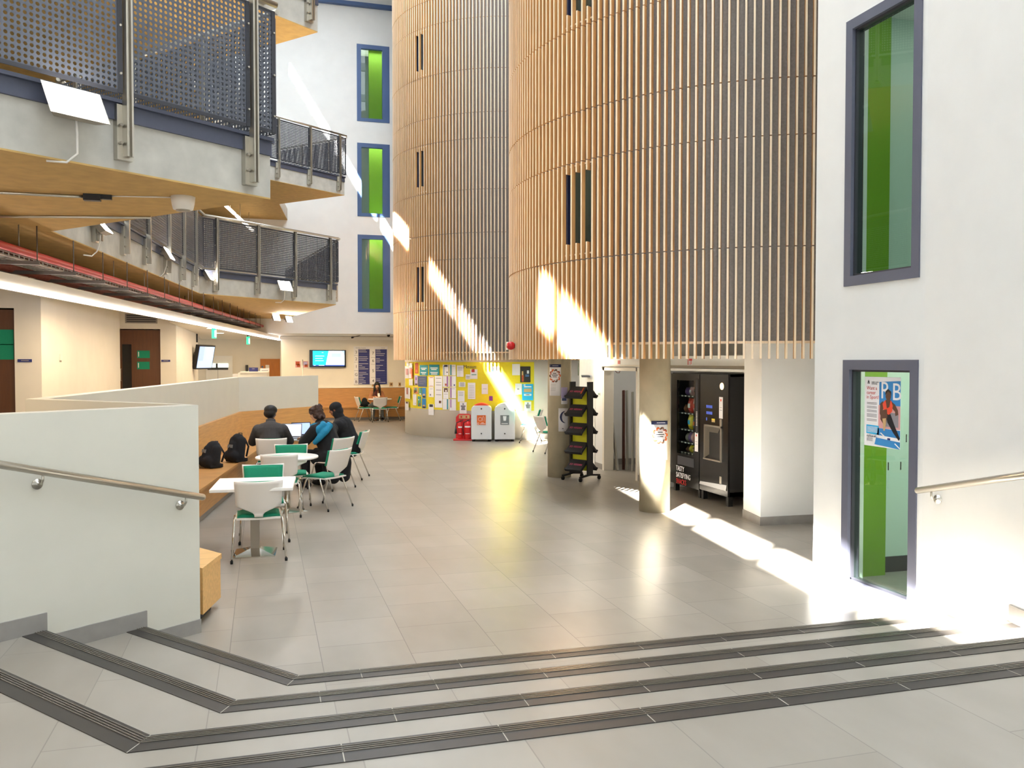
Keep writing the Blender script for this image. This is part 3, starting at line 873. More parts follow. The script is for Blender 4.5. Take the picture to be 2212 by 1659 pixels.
# ------------------------------------------------------------------ roof: rooflight, a narrow slot and steel frames
mb = MB().use('roof_white')
ZR = 13.5
def slotx(y, side): return -4.32 + 0.132 * y + side
# deck pieces: left of the slot, between slot and rooflight, right of the rooflight
SW = (-0.31, 0.31)
mb.prism([(-10, -7), (slotx(-7, SW[0]), -7), (slotx(34, SW[0]), 34), (-10, 34)], ZR, ZR + 0.25)
mb.prism([(slotx(-7, SW[1]), -7), (0.2, -7), (0.2, 34), (slotx(34, SW[1]), 34)], ZR, ZR + 0.25)
mb.box(6.2, 11.2, -7, 34, ZR, ZR + 0.25)
mb.box(0.2, 6.2, -7, -5, ZR, ZR + 0.25); mb.box(0.2, 6.2, 24.5, 34, ZR, ZR + 0.25)
# unseen upstand added only to keep direct sun out of the rooflight
mb.box(-0.05, 0.2, -7, 34, ZR, ZR + 9.0); mb.box(-0.05, 6.2, -7, -6.75, ZR, ZR + 9.0)
for y in range(-4, 24, 4): mb.box(0.2, 6.2, y, y + 0.12, ZR - 0.1, ZR + 0.2)
for y in (-4.5, -2.7, -0.9, 0.9, 2.55, 10.9, 12.6, 13.55, 18.2, 20.0, 21.8, 23.6):
    # skewed bars crossing the slot
    mb.bar((slotx(y, -0.5), y - 0.55, ZR + 0.1), (slotx(y, 0.5), y + 0.55, ZR + 0.1), 0.14, 0.2)
for ya, yb in ((3.15, 9.4), (15.0, 16.4), (25.2, 30)):  # unseen plates added to stop the sun along parts of the slot
    mb.prism([(slotx(ya, -0.4), ya - .4), (slotx(ya, 0.4), ya + .4), (slotx(yb, 0.4), yb + .4), (slotx(yb, -0.4), yb - .4)], ZR + 0.05, ZR + 0.2)
struct(mb.build('ceiling_roof'))
mb = MB().use('white_paint')
wall_with_holes(mb, 'y', -6.2, -9.2, 11, 0, ZR, 0.2, [(-1.5, 3.5, 0.9, 2.2)]); mb.box(-9.4, -9.2, -7, 34, 0, ZR); mb.box(11, 11.2, -7, 34, 0, ZR)
struct(mb.build('wall_outer'))
mb = MB().use('frame_blue'); mb.box(-9, 5, 27.05, 27.2, 12.95, 13.06)
struct(mb.build('trim_3'))
# ------------------------------------------------------------------ cafe chairs and tables
def make_chair(label):
    t = thing('cafe_chair', label, 'chair', (0, 0, 0), 0, 'white and green cafe chairs')
    # sitter faces +y
    sh = MB().use('shell_white', True)
    def pan(u, v):
        x = (u - 0.5) * 0.45 * (1 - 0.10 * abs(v - 0.5)); y = -0.205 + v * 0.43
        z = 0.445 - 0.02 * max(0, (v - 0.85) / 0.15) ** 2 - 0.015 * (1 - (2 * u - 1) ** 2) - 0.01 * (2 * u - 1) ** 4
        return (x, y, z)
    sh.grid(pan, 10, 8, 0.016); sh.build('seat_shell', t)
    def hw(z):
        pts = [(0.445, 0.04), (0.48, 0.045), (0.505, 0.075), (0.555, 0.205), (0.585, 0.220), (0.70, 0.224), (0.81, 0.232)]
        for (a, p), (b, q) in zip(pts, pts[1:]):
            if z <= b: return p + (q - p) * (z - a) / (b - a)
        return pts[-1][1]
    def back(u, v):
        z = 0.445 + v * 0.365; x = (2 * u - 1) * hw(z)
        y = -0.215 - 0.10 * max(0, (z - 0.5)) / 0.31 + 0.035 * (x / 0.23) ** 2 - (0.0 if z > 0.5 else -0.01)
        z2 = z + (0.012 * (x / 0.23) ** 2 if v > 0.97 else 0)
        return (x, y, z2)
    b = MB().use('shell_white', True); b.grid(back, 10, 16, -0.014); b.build('backrest', t)
    def pad(u, v):
        z = 0.60 + v * 0.204; x = (2 * u - 1) * (hw(z) - 0.012)
        y = -0.186 - 0.10 * (z - 0.5) / 0.31 + 0.035 * (x / 0.23) ** 2
        return (x, y, z)
    b = MB().use('green_cloth', True); b.grid(pad, 8, 6, -0.024 * -1); b.build('back_cushion', t)
    def spad(u, v):
        x = (u - 0.5) * 0.415; y = -0.165 + v * 0.37
        e = min(1, min(u, 1 - u) * 8) * min(1, min(v, 1 - v) * 8)
        return (x, y, 0.452 + 0.022 * e - 0.012 * (1 - (2 * u - 1) ** 2))
    b = MB().use('green_cloth', True); b.grid(spad, 10, 8, 0.02); b.build('seat_cushion', t)
    for sx in (-1, 1):
        for (ys, yt) in ((0.10, 0.245), (-0.10, -0.275)):
            pts = [(sx * 0.16, ys * 0.9, 0.425), (sx * 0.215, ys, 0.427), (sx * 0.232, ys * 1.15, 0.41), (sx * 0.237, ys * 1.3, 0.375), (sx * 0.262, yt, 0.012)]
            leg = MB().use('chrome'); leg.tube(pts, 0.0115, 8); lo = leg.build('leg', t)
            MB().use('rubber').lathe([(0.013, 0.0), (0.0145, 0.03)], (sx * 0.262, yt, 0.0), 10).build('foot', lo)
    return t
chair0 = make_chair('white-backed chair drawn up to the square table, nearest of all the chairs')
chair0.location = (-0.055, 9.19, 0); chair0.rotation_euler = (0, 0, R(1))
G_ = 'white and green cafe chairs'
for (x, y, a, lab) in (
    (0.0, 10.06, 181, 'chair with green backrest facing the camera behind the square table'),
    (0.22, 11.63, -6, 'white-backed chair tucked under the near edge of the round table, behind the square one'),
    (0.37, 12.46, 178, 'chair with green backrest facing the camera on the far side of the middle round table'),
    (0.80, 12.03, 47, 'chair with flat green seat seen side-on, right of the middle round table'),
    (0.13, 14.06, -3, 'white chair under the man in the dark grey jacket'),
    (1.02, 13.84, 43, 'white chair holding the woman with the blue scarf'),
    (1.42, 14.95, 70, 'white chair under the person in a black hood, rightmost by the laptops'),
    (3.27, 29.12, -80, 'white chair left of the far round table, a dark bag on it'),
    (3.70, 28.66, 0, 'white chair with its back to us at the far round table'),
    (4.20, 29.12, 82, 'chair with green backrest right of the far round table'),
    (6.06, 17.95, -78, 'sunlit white chair behind the round concrete column'),
    (6.35, 20.35, 70, 'white chair in full sun beside the grey-labelled recycling bin'),
):
    dup(chair0, (x, y, 0), R(a), lab)

def pyramid_base(b, s, h=0.055):
    b.box(-s, s, -s, s, 0, 0.012)
    b.add([(-s, -s, 0.012), (s, -s, 0.012), (s, s, 0.012), (-s, s, 0.012), (-0.05, -0.05, h), (0.05, -0.05, h), (0.05, 0.05, h), (-0.05, 0.05, h)], [(0, 1, 5, 4), (1, 2, 6, 5), (2, 3, 7, 6), (3, 0, 4, 7), (4, 5, 6, 7)], False)
t = thing('cafe_table', 'square white table on a grey post and chrome foot, nearest table', 'table', (-0.09, 9.34, 0), R(-4))
b = MB().use('laminate'); b.box(-0.40, 0.40, -0.43, 0.43, 0.71, 0.742); b.build('tabletop', t, bevel=0.006)
b = MB().use('steel_dull'); b.box(-0.045, 0.045, -0.04, 0.04, 0.05, 0.71); b.build('post', t)
b = MB().use('chrome'); pyramid_base(b, 0.21, 0.065); b.build('foot_plate', t)
def round_table(label, x, y, r, group=None, rz=0):
    t = thing('cafe_table', label, 'table', (x, y, 0), rz, group)
    b = MB().use('laminate'); b.lathe([(r - 0.012, 0.712), (r, 0.718), (r, 0.736), (r - 0.008, 0.742)], seg=48); b.build('tabletop', t)
    b = MB().use('chrome'); b.tube([(0, 0, 0.04), (0, 0, 0.712)], 0.038, 16); b.build('post', t)
    b = MB().use('chrome'); pyramid_base(b, 0.21); b.build('foot_plate', t)
    return t
round_table('round white table on a chrome post between the square table and the laptops', 0.30, 11.86, 0.41, rz=R(20))
round_table('round white table carrying two open laptops', 0.62, 14.72, 0.41, rz=R(10))
round_table('small round white table in front of the far wooden bench', 3.78, 29.10, 0.40)

# ------------------------------------------------------------------ benches
def bench_run(a, b, inner, depth, z, name, parent, end=0.0):
    pass
d = (L3IN[1] - L3IN[0]).normalized(); nr = Vector((d.y, -d.x))       # into the seating bay
BS = L3IN[0] + d * 0.75; BE = L3IN[1]
d4 = (L4IN[1] - L4IN[0]).normalized(); n4 = Vector((d4.y, -d4.x)); B4E = L4IN[0] + d4 * 2.22
t = thing('bench', 'long oak bench with a sloping back along the inside of the zig-zag parapet', 'bench', (0, 0, 0))
def off_corner(k):
    return isect(BE + nr * k, d, BE + n4 * k, d4)
def run_prism(b, k0, k1, z0, z1):
    c0, c1 = off_corner(k0), off_corner(k1)
    b.prism([tuple(BS + nr * k0), tuple(c0), tuple(c1), tuple(BS + nr * k1)], z0, z1)
    b.prism([tuple(c0), tuple(B4E + n4 * k0), tuple(B4E + n4 * k1), tuple(c1)], z0, z1)
b = MB().use('oak'); run_prism(b, 0.004, 0.66, 0.41, 0.45); b.build('seat', t)
b = MB().use('oak'); run_prism(b, 0.60, 0.625, 0.09, 0.41); b.build('front_panel', t)
b = MB().use('skirting'); run_prism(b, 0.57, 0.59, 0.0, 0.40); b.build('plinth', t)
b = MB().use('oak')
def slope(p0, p1, q0, q1):
    """backrest: foot line p0-p1 stands out from the wall, head line q0-q1 near it"""
    vs = [(p0.x, p0.y, .45), (p1.x, p1.y, .45), (q1.x, q1.y, 1.0), (q0.x, q0.y, 1.0)]
    return vs
c_f, c_h, c_w = off_corner(0.20), off_corner(0.06), off_corner(0.004)
for (s0, s1, e0, e1, w0, w1) in ((BS + nr * .20, c_f, BS + nr * .06, c_h, BS + nr * .004, c_w), (c_f, B4E + n4 * .20, c_h, B4E + n4 * .06, c_w, B4E + n4 * .004)):
    vs = [(s0.x, s0.y, .45), (s1.x, s1.y, .45), (e1.x, e1.y, 1.0), (e0.x, e0.y, 1.0), (w0.x, w0.y, .45), (w1.x, w1.y, .45), (w1.x, w1.y, 1.0), (w0.x, w0.y, 1.0)]
    b.add(vs, [(0, 1, 2, 3), (3, 2, 6, 7), (7, 6, 5, 4), (4, 5, 1, 0), (0, 3, 7, 4), (1, 5, 6, 2)], False)
b.build('backrest', t)
t = thing('bench', 'pale oak end of the bench showing past the edge of the near parapet', 'bench', (0, 0, 0))
b = MB().use('oak_pale'); poly = [(-0.452, 6.90), (-0.345, 7.37), (-1.0, 8.35), (-1.18, 8.25), (-1.1, 7.65)]
b.prism(poly, 0.08, 0.40); b.build('carcass', t)
b = MB().use('oak_pale'); b.prism([(-0.452, 6.885), (-0.335, 7.375), (-1.0, 8.37), (-1.19, 8.25), (-1.11, 7.64)], 0.40, 0.44); b.build('seat', t)
b = MB().use('dark_metal'); b.prism([(-0.50, 6.98), (-0.42, 7.34), (-1.0, 8.2), (-1.1, 8.1), (-1.05, 7.65)], 0.0, 0.08); b.build('plinth', t)
t = thing('bench', 'far oak wall bench under the television and the directory board', 'bench', (0, 0, 0))
x0, x1 = 1.0, 6.2
b = MB().use('oak'); b.box(x0, x1, 29.64, 30.09, 0.41, 0.45); b.build('seat', t)
b = MB().use('oak'); b.add([(x0, 29.93, .45), (x1, 29.93, .45), (x1, 30.03, 1.08), (x0, 30.03, 1.08), (x0, 30.09, .45), (x1, 30.09, .45), (x1, 30.09, 1.08), (x0, 30.09, 1.08)], [(0, 1, 2, 3), (3, 2, 6, 7), (7, 6, 5, 4), (4, 5, 1, 0), (0, 3, 7, 4), (1, 5, 6, 2)], False); b.build('backrest', t)
b = MB().use('oak'); b.box(x0, x1, 29.67, 29.70, 0.09, 0.41); b.build('front_panel', t)
b = MB().use('skirting'); b.box(x0, x1, 29.72, 29.75, 0.0, 0.41); b.build('plinth', t)
b = MB().use('cream_paint'); b.box(0.75, 6.2, 30.02, 30.10, 1.085, 1.12); struct(b.build('trim_4'))

# ------------------------------------------------------------------ handrails
def handrail(name, label, p0, p1, nrm, br):
    p0, p1 = Vector(p0), Vector(p1); n = Vector((nrm[0], nrm[1], 0)).normalized()
    t = thing(name, label, 'handrail', tuple((p0 + p1) / 2)); c = (p0 + p1) / 2
    b = MB().use('steel'); b.tube([p0 - c, p1 - c], 0.025, 14)
    b.ell(p1 - c, (0.025, 0.025, 0.025), 10, 6); b.ell(p0 - c, (0.025, 0.025, 0.025), 10, 6); b.build('rail', t)
    for f in br:
        q = p0 + (p1 - p0) * f - c
        w = q - n * 0.075 + Vector((0, 0, -0.085))
        k = MB().use('steel'); k.tube([q + Vector((0, 0, -0.02)), q + Vector((0, 0, -0.055)), q - n * 0.02 + Vector((0, 0, -0.08)), w], 0.0075, 8)
        ang = math.atan2(n.y, n.x)
        Mx = Matrix.Translation(w) @ Matrix.Rotation(ang, 4, 'Z') @ Matrix.Rotation(R(90), 4, 'Y')
        k.lathe([(0.034, 0.0), (0.034, 0.006), (0.012, 0.008), (0.012, 0.02)], seg=16, M=Mx); k.build('bracket', t)
    return t
on = Vector((L1d.y, -L1d.x))
def onL1(t, z): p = L1a + L1d * t + on * 0.085; return (p.x, p.y, z)
HR_T = (-2.9, -0.03)
handrail('handrail', 'steel handrail on the near white parapet at the left', onL1(-3.0, 1.82), onL1(-0.03, 1.017), on, (0.25, 0.62, 0.955))
rwn = Vector((-1, -0.19)).normalized()
def onR(y, z): return (xr(y) + rwn.x * 0.085, y + rwn.y * 0.085, z)
handrail('handrail', 'steel handrail on the white wall at the right edge of the picture', onR(3.0, 1.60), onR(5.46, 1.02), rwn, (0.45, 0.93))

# ------------------------------------------------------------------ bags
def backpack(label, x, y, rz, h, w, dpt):
    t = thing('backpack', label, 'bag', (x, y, 0.452), rz)
    b = MB().use('black_cloth')
    b.cap((0, 0.02, 0.10), (0, 0.05, h - 0.12), w / 2 * 0.62, w / 2 * 0.55, 14)
    for s in (-1, 1): b.cap((s * w * .24, 0.0, 0.09), (s * w * .2, 0.05, h - .14), 0.085, 0.08)
    b.cap((-w * .18, -0.06, 0.10), (w * .18, -0.06, 0.10), 0.09, 0.09); b.cap((0, -0.05, 0.1), (0, -0.02, 0.26), 0.1, 0.08)
    b.box(-w * .4, w * .4, -0.08, 0.12, 0.004, 0.06)
    remesh('bag_body', b, 0.012, t, 3)
    b = MB().use('black_plastic'); b.tube([(-0.04, 0.1, h - 0.09), (-0.035, 0.10, h - 0.02), (0.035, 0.1, h - 0.02), (0.04, 0.1, h - .09)], 0.008, 6); b.build('carry_loop', t)
    b = MB().use('grey_cloth'); b.box(-0.05, 0.06, -0.155, -0.145, 0.2, 0.25, Matrix.Rotation(R(-12), 4, 'X')); b.build('patch', t)
    for s in (-1, 1):
        k = MB().use('black_cloth'); k.tube([(s * 0.07, 0.12, h - 0.1), (s * 0.1, 0.17, h * .5), (s * 0.11, 0.12, 0.08)], 0.016, 6); k.build('strap', t)
    return t
backpack('black backpack lying at the left on the oak bench', -0.75, 13.30, R(-60), 0.40, 0.40, 0.25)
backpack('black backpack with a grey patch beside the seated man', -0.42, 13.95, R(-50), 0.46, 0.36, 0.25)

# ------------------------------------------------------------------ laptops
def laptop(label, x, y, rz, body, scr, z=0.742, tilt=18):
    t = thing('laptop', label, 'laptop', (x, y, z), rz)
    b = MB().use(body); b.box(-0.165, 0.165, -0.115, 0.115, 0.002, 0.018); b.use('ink'); b.box(-0.14, 0.14, -0.02, 0.095, 0.018, 0.0195); b.build('keyboard_base', t, bevel=0.003)
    M_ = Matrix.Translation((0, 0.115, 0.016)) @ Matrix.Rotation(R(-tilt), 4, 'X')
    b = MB().use(body); b.box(-0.165, 0.165, 0.0, 0.009, 0.0, 0.225, M_); l = b.build('lid', t)
    b = MB().use(scr); b.box(-0.15, 0.15, -0.0015, 0.0, 0.018, 0.21, M_); b.build('screen', l)
    return t
laptop('silver laptop with a bright white screen in front of the man', 0.42, 14.52, R(-12), 'laptop_grey', 'screen_white', tilt=14)
laptop('dark laptop with a bluish screen standing behind the silver one', 0.66, 14.86, R(14), 'black_plastic', 'screen_blue', tilt=20)
b = MB().use('black_plastic'); b.box(-0.035, 0.035, -0.07, 0.07, 0, 0.008)
tag(b.build('mobile_phone', loc=(0.56, 14.40, 0.742)), 'black phone lying on the table beside the silver laptop', 'phone')

# ------------------------------------------------------------------ people
def limb(b, pts, rs, seg=12):
    for i in range(len(pts) - 1): b.cap(pts[i], pts[i + 1], rs[i], rs[i + 1], seg)
def head_parts(b, c, yaw, pitch, s=1.0):
    """skull, jaw, nose, ears, lips: face looks along local +y"""
    M_ = Matrix.Translation(c) @ Matrix.Rotation(yaw, 4, 'Z') @ Matrix.Rotation(pitch, 4, 'X') @ Matrix.Scale(s, 4)
    def e(p, r): b.ell((0, 0, 0), r, 16, 10, None) if False else b.add([M_ @ (Vector(p) + Vector(q)) for q in ELL(r)[0]], ELL(r)[1], True)
    e((0, -0.012, 0.03), (0.075, 0.092, 0.085)); e((0, 0.022, -0.035), (0.058, 0.068, 0.075)); e((0, 0.05, -0.085), (0.032, 0.03, 0.025))
    e((0, 0.095, -0.012), (0.012, 0.016, 0.022)); e((0, 0.088, 0.012), (0.008, 0.010, 0.028))
    e((0, 0.084, -0.052), (0.024, 0.010, 0.006)); e((0, 0.083, -0.062), (0.020, 0.010, 0.007))
    for s_ in (-1, 1):
        e((s_ * 0.077, -0.005, -0.005), (0.010, 0.020, 0.032)); e((s_ * 0.03, 0.078, 0.030), (0.02, 0.008, 0.006)); e((s_ * 0.042, 0.06, -0.02), (0.02, 0.02, 0.018))
    return M_
_ell = {}
def ELL(r):
    if r not in _ell:
        q = MB(); q.mats.append(MATS['paper']); q.ell((0, 0, 0), r, 14, 9); _ell[r] = (q.v, [list(f) for f in q.f])
    return _ell[r]
def hand(b, w, d, up, s=1.0, curl=0.6, side=1):
    """palm, four unequal fingers with knuckle bends and a thumb from the side of the palm; w wrist, d forward, up = back of hand"""
    w = Vector(w); d = Vector(d).normalized(); up = Vector(up); up = (up - d * up.dot(d)).normalized(); sd = d.cross(up) * side
    b.cap(w, w + d * 0.04, 0.024, 0.026); 
    for k in range(4): b.cap(w + d * 0.03 + sd * (k - 1.5) * 0.012, w + d * 0.085 + sd * (k - 1.5) * 0.0195, 0.014, 0.0105, 8)
    for k, L in enumerate((0.068, 0.078, 0.072, 0.055)):
        p = w + d * 0.085 + sd * (k - 1.5) * 0.0195; a = 0.3 * curl
        for j, f in enumerate((0.45, 0.32, 0.23)):
            q = p + (d * math.cos(a) - up * math.sin(a)) * L * f
            b.cap(p, q, 0.0090 - 0.0008 * j, 0.0084 - 0.0008 * j, 8); p = q; a += 0.9 * curl
    p = w + d * 0.03 - sd * 0.026
    q = p + (d * 0.75 - sd * 0.6 - up * 0.3).normalized() * 0.035; r = q + (d * 0.95 - up * 0.35).normalized() * 0.032
    b.cap(p, q, 0.013, 0.010, 8); b.cap(q, r, 0.010, 0.0085, 8)

def person(label, loc, rz, cloth, trouser, skin, hip=(0, -0.05, 0.53), lean=0.22, head_yaw=0.0, head_pitch=-0.25, hand_y=0.46, hand_x=0.14, hand_z=0.785, hair=None, coat_long=False, shoe='black_cloth', bulk=1.0, twist=0.0, foot=(0.16, 0.42)):
    t = thing('person', label, 'person', loc, rz)
    hx, hy, hz = hip
    ch = Vector((twist, hy + lean * 0.75, hz + 0.36)); nk = Vector((twist * 1.3, hy + lean * 1.05, hz + 0.50)); hd = Vector((twist * 1.6, hy + lean * 1.35 + 0.02, hz + 0.645))
    sk = MB().use(skin)
    limb(sk, [(0, hy, hz), (twist * .5, hy + lean * .4, hz + .2), tuple(ch)], [0.14, 0.125, 0.13])
    limb(sk, [tuple(ch), tuple(nk), tuple(hd - Vector((0, 0.0, 0.05)))], [0.09, 0.055, 0.052])
    HM = head_parts(sk, hd, head_yaw, head_pitch)
    cl = MB().use(cloth); tr = MB().use(trouser)
    limb(cl, [(0, hy, hz + .02), (twist * .5, hy + lean * .4, hz + .2), tuple(ch)], [0.175 * bulk, 0.16 * bulk, 0.165 * bulk])
    limb(cl, [tuple(ch + Vector((-0.09, 0, 0.0))), tuple(ch + Vector((0.09, 0, 0.0)))], [0.135 * bulk, 0.135 * bulk])
    limb(cl, [tuple(ch + Vector((0, 0, .05))), tuple(nk + Vector((0, 0, 0.0)))], [0.125, 0.078])
    for s in (-1, 1):
        shd = ch + Vector((s * 0.175 * bulk, 0.0, 0.03)); el = Vector((s * 0.265 * bulk, hy + lean + 0.10, hz + 0.19)); wr = Vector((s * hand_x, hand_y, hand_z))
        limb(sk, [tuple(shd), tuple(el), tuple(wr)], [0.055, 0.042, 0.028])
        hand(sk, wr, Vector((-s * 0.25, 1, -0.05)), Vector((s * 0.1, 0, 1)), side=s)
        limb(cl, [tuple(shd), tuple(el), tuple(wr - (wr - el).normalized() * 0.03)], [0.085 * bulk, 0.068 * bulk, 0.048])
        kn = Vector((s * 0.13, hy + 0.47, hz - 0.0)); an = Vector((s * foot[0], hy + foot[1], 0.10))
        limb(sk, [(s * 0.09, hy, hz - .02), tuple(kn), tuple(an)], [0.085, 0.055, 0.04])
        limb(tr, [(s * 0.09, hy, hz - .02), tuple(kn), tuple(an)], [0.105, 0.078, 0.06])
        limb(sk, [tuple(an - Vector((0, .02, .05))), tuple(an + Vector((s * .02, 0.15, -0.07)))], [0.035, 0.028])
        sh = MB().use(shoe); limb(sh, [tuple(an + Vector((0, -.05, -.055))), tuple(an + Vector((s * .01, .05, -.055))), tuple(an + Vector((s * .02, .16, -.067)))], [0.045, 0.047, 0.034])
        remesh('shoe', sh, 0.009, t, 1)
    tr.cap((-0.08, hy, hz - .01), (0.08, hy, hz - .01), 0.12, 0.12)
    if coat_long:
        for s in (-1, 1): limb(cl, [(s * 0.06, hy - 0.10, hz + .05), (s * 0.10, hy - 0.14, hz - .12), (s * 0.12, hy - .12, hz - .34)], [0.13, 0.12, 0.10])
        limb(cl, [(0.12, hy, hz - .02), (0.16, hy + .2, hz - .06)], [0.13, 0.10]); limb(cl, [(-0.12, hy, hz - .02), (-0.16, hy + .2, hz - .06)], [0.13, 0.10])
    body = remesh('body', sk, 0.008, t, 1)
    remesh('jacket', cl, 0.012, t, 3); remesh('trousers', tr, 0.012, t, 2)
    return t, HM, hd, nk, ch
def on_head(M_, b, p, r):
    b.add([M_ @ (Vector(p) + Vector(q)) for q in ELL(r)[0]], ELL(r)[1], True)

# man at the laptops
t, HM, hd, nk, ch = person('person seen from behind in a dark grey jacket and black cap at a laptop', (0.10, 14.06, 0), R(-4), 'charcoal_cloth', 'black_cloth', 'skin_dark', bulk=1.08, lean=0.22, head_yaw=R(-22), head_pitch=-0.2)
b = MB().use('hair_black'); on_head(HM, b, (0, -0.02, 0.05), (0.104, 0.115, 0.08)); on_head(HM, b, (0, -0.05, -0.01), (0.098, 0.08, 0.08)); on_head(HM, b, (0, 0.03, 0.075), (0.07, 0.08, 0.04)); on_head(HM, b, (0, -.06, -.06), (.06, .045, .03))
remesh('cap', b, 0.01, t, 2)
b = MB().use('charcoal_cloth'); b.lathe([(0.072, -0.05), (0.078, 0.0), (0.070, 0.035), (0.06, 0.03), (0.06, -0.05)], tuple(nk + Vector((0, -.005, .02))), 20); b.build('collar', t)

# woman with the blue scarf
t, HM, hd, nk, ch = person('person with brown curly hair, black coat and bright blue scarf, seen from behind', (1.02, 13.86, 0), R(43), 'black_cloth', 'black_cloth', 'skin_light', bulk=1.15, lean=0.24, coat_long=True, head_yaw=R(8), head_pitch=-0.35, twist=-0.02)
b = MB().use('hair_brown'); rnd = random.Random(3)
on_head(HM, b, (0, -0.02, 0.04), (0.098, 0.115, 0.085)); on_head(HM, b, (0, -0.05, -0.03), (0.105, 0.085, 0.09))
for k in range(60):
    a = rnd.uniform(PI * 0.95, PI * 2.05); z = rnd.uniform(-0.11, 0.10)
    on_head(HM, b, (0.10 * math.cos(a), 0.105 * math.sin(a) - 0.015, z), (0.028, 0.028, 0.026))
remesh('hair', b, 0.009, t, 1)
b = MB().use('blue_scarf')
ring = [Vector((0.125 * math.cos(a), 0.105 * math.sin(a), 0.012 * math.sin(2 * a))) + nk + Vector((0, 0, -0.045)) for a in [2 * PI * k / 20 for k in range(20)]]
b.tube(ring, 0.045, 10, closed=True)
sp = [nk + Vector((0.07, -0.09, -0.02)), ch + Vector((-0.04, -0.165, 0.10)), ch + Vector((-0.14, -0.17, 0.02)), ch + Vector((-0.215, -0.11, -0.08)), ch + Vector((-0.25, -0.03, -0.17))]
b.tube(sp, [0.045, 0.056, 0.058, 0.052, 0.035], 10)
sp = [nk + Vector((-0.03, -0.09, -0.01)), ch + Vector((-0.12, -0.12, 0.11)), ch + Vector((-0.20, -0.07, 0.05)), ch + Vector((-0.255, 0.02, -0.05))]
b.tube(sp, [0.05, 0.06, 0.055, 0.04], 10)
remesh('scarf', b, 0.011, t, 2)

# third person in black
t, HM, hd, nk, ch = person('person in a black hooded coat partly hidden behind the woman with the scarf', (1.40, 14.97, 0), R(62), 'black_cloth', 'black_cloth', 'skin_brown', bulk=1.1, lean=0.2, head_yaw=R(12), head_pitch=-0.3)
b = MB().use('black_cloth'); on_head(HM, b, (0, -0.02, 0.04), (0.098, 0.112, 0.09)); on_head(HM, b, (0, -0.05, -0.04), (0.095, 0.085, 0.09)); limb(b, [tuple(hd + Vector((0, -.04, -.06))), tuple(nk + Vector((0, -0.05, -.05)))], [0.085, 0.085])
remesh('hood', b, 0.011, t, 2)

# woman on the far bench
t, HM, hd, nk, ch = person('person with dark hair in a tan jumper bent over a phone at the far table', (3.74, 29.75, 0), R(178), 'brown_cloth', 'grey_cloth', 'skin_light', hip=(0, 0.0, 0.53), bulk=0.92, lean=0.20, head_yaw=0.0, head_pitch=-0.5, hand_x=0.055, hand_y=0.42, hand_z=0.80)
b = MB().use('hair_black'); on_head(HM, b, (0, -0.025, 0.045), (0.086, 0.10, 0.082)); on_head(HM, b, (0, -0.06, -0.03), (0.085, 0.055, 0.10))
for s in (-1, 1): limb(b, [tuple(hd + Vector((s * .075, 0.0, 0.03))), tuple(hd + Vector((s * .085, 0.03, -.10))), tuple(ch + Vector((s * .10, 0.13, -.02)))], [0.035, 0.042, 0.03])
remesh('hair', b, 0.009, t, 2)
b = MB().use('maroon_cloth'); limb(b, [tuple(nk + Vector((.04, .07, -.03))), tuple(ch + Vector((.07, .17, -.06))), tuple(ch + Vector((.10, .18, -.2)))], [0.05, 0.065, 0.05]); remesh('scarf', b, 0.012, t, 2)
p = t.matrix_basis @ Vector((0.0, 0.535, 0.83))
b = MB().use('plastic_white'); b.box(-0.035, 0.035, -0.004, 0.004, -0.06, 0.07, Matrix.Rotation(R(-30), 4, 'X'))
tag(b.build('mobile_phone', loc=(3.755, 29.205, 0.86)), 'white phone held by the person at the far table', 'phone')
b = MB().use('black_cloth'); b.cap((0, 0, 0.10), (0, 0.02, 0.22), 0.11, 0.09); b.cap((-0.09, 0, 0.09), (0.09, 0, 0.09), 0.085, 0.085)
o = remesh('shoulder_bag', b, 0.012, None, 2); o.location = (3.27, 29.12, 0.475); tag(o, 'dark bag lying on the chair left of the far table', 'bag')
b = MB().use('grey_cloth'); b.cap((-0.10, 0, 0.06), (0.10, 0.02, 0.05), 0.05, 0.055); b.cap((0.0, -0.06, 0.05), (0.12, -0.02, 0.06), 0.05, 0.04)
o = remesh('folded_coat', b, 0.012, None, 2); o.location = (3.42, 29.12, 0.475); tag(o, 'grey garment heaped on the seat left of the far table', 'coat')
# ------------------------------------------------------------------ message board and its papers (curved round the drum)
DC = (6.69, 23.93)
def curved(b, a0, a1, z0, z1, r, t, n=None, wob=0.0):
    n = n or max(2, int(abs(a1 - a0) / 2))
    for k in range(n):
        aa, ab = R(a0 + (a1 - a0) * k / n), R(a0 + (a1 - a0) * (k + 1) / n)
        w0 = wob * abs(2 * k / n - 1); w1 = wob * abs(2 * (k + 1) / n - 1)
        b.prism([(DC[0] + (r + w) * math.cos(a), DC[1] + (r + w) * math.sin(a)) for a, w in ((aa, w0), (ab, w1))] +
                [(DC[0] + (r + t + w) * math.cos(a), DC[1] + (r + t + w) * math.sin(a)) for a, w in ((ab, w1), (aa, w0))], z0, z1)
def drum_M(a, z, r):
    a = R(a); return face_M((DC[0] + r * math.cos(a), DC[1] + r * math.sin(a), z), (math.cos(a), math.sin(a)))
board = thing('message_board', 'curved yellow message board wrapped round the drum under the farther tower', 'notice board', (DC[0], DC[1], 0))
def toloc(b): b.xf(Matrix.Translation((-DC[0], -DC[1], 0))); return b
b = MB().use('yellow_board'); curved(b, 178, 269.9, 0.735, 1.985, 2.851, 0.008, 48); toloc(b).build('panel', board)
b = MB()
for i, s in enumerate('Message'):
    text_mesh(b, s, 0.125, drum_M(233.7 + [0, 1.35, 2.2, 3.0, 3.8, 4.75, 5.75][i] * 0.98, 1.862, 2.8605), 'ink')
toloc(b).build('lettering', board)
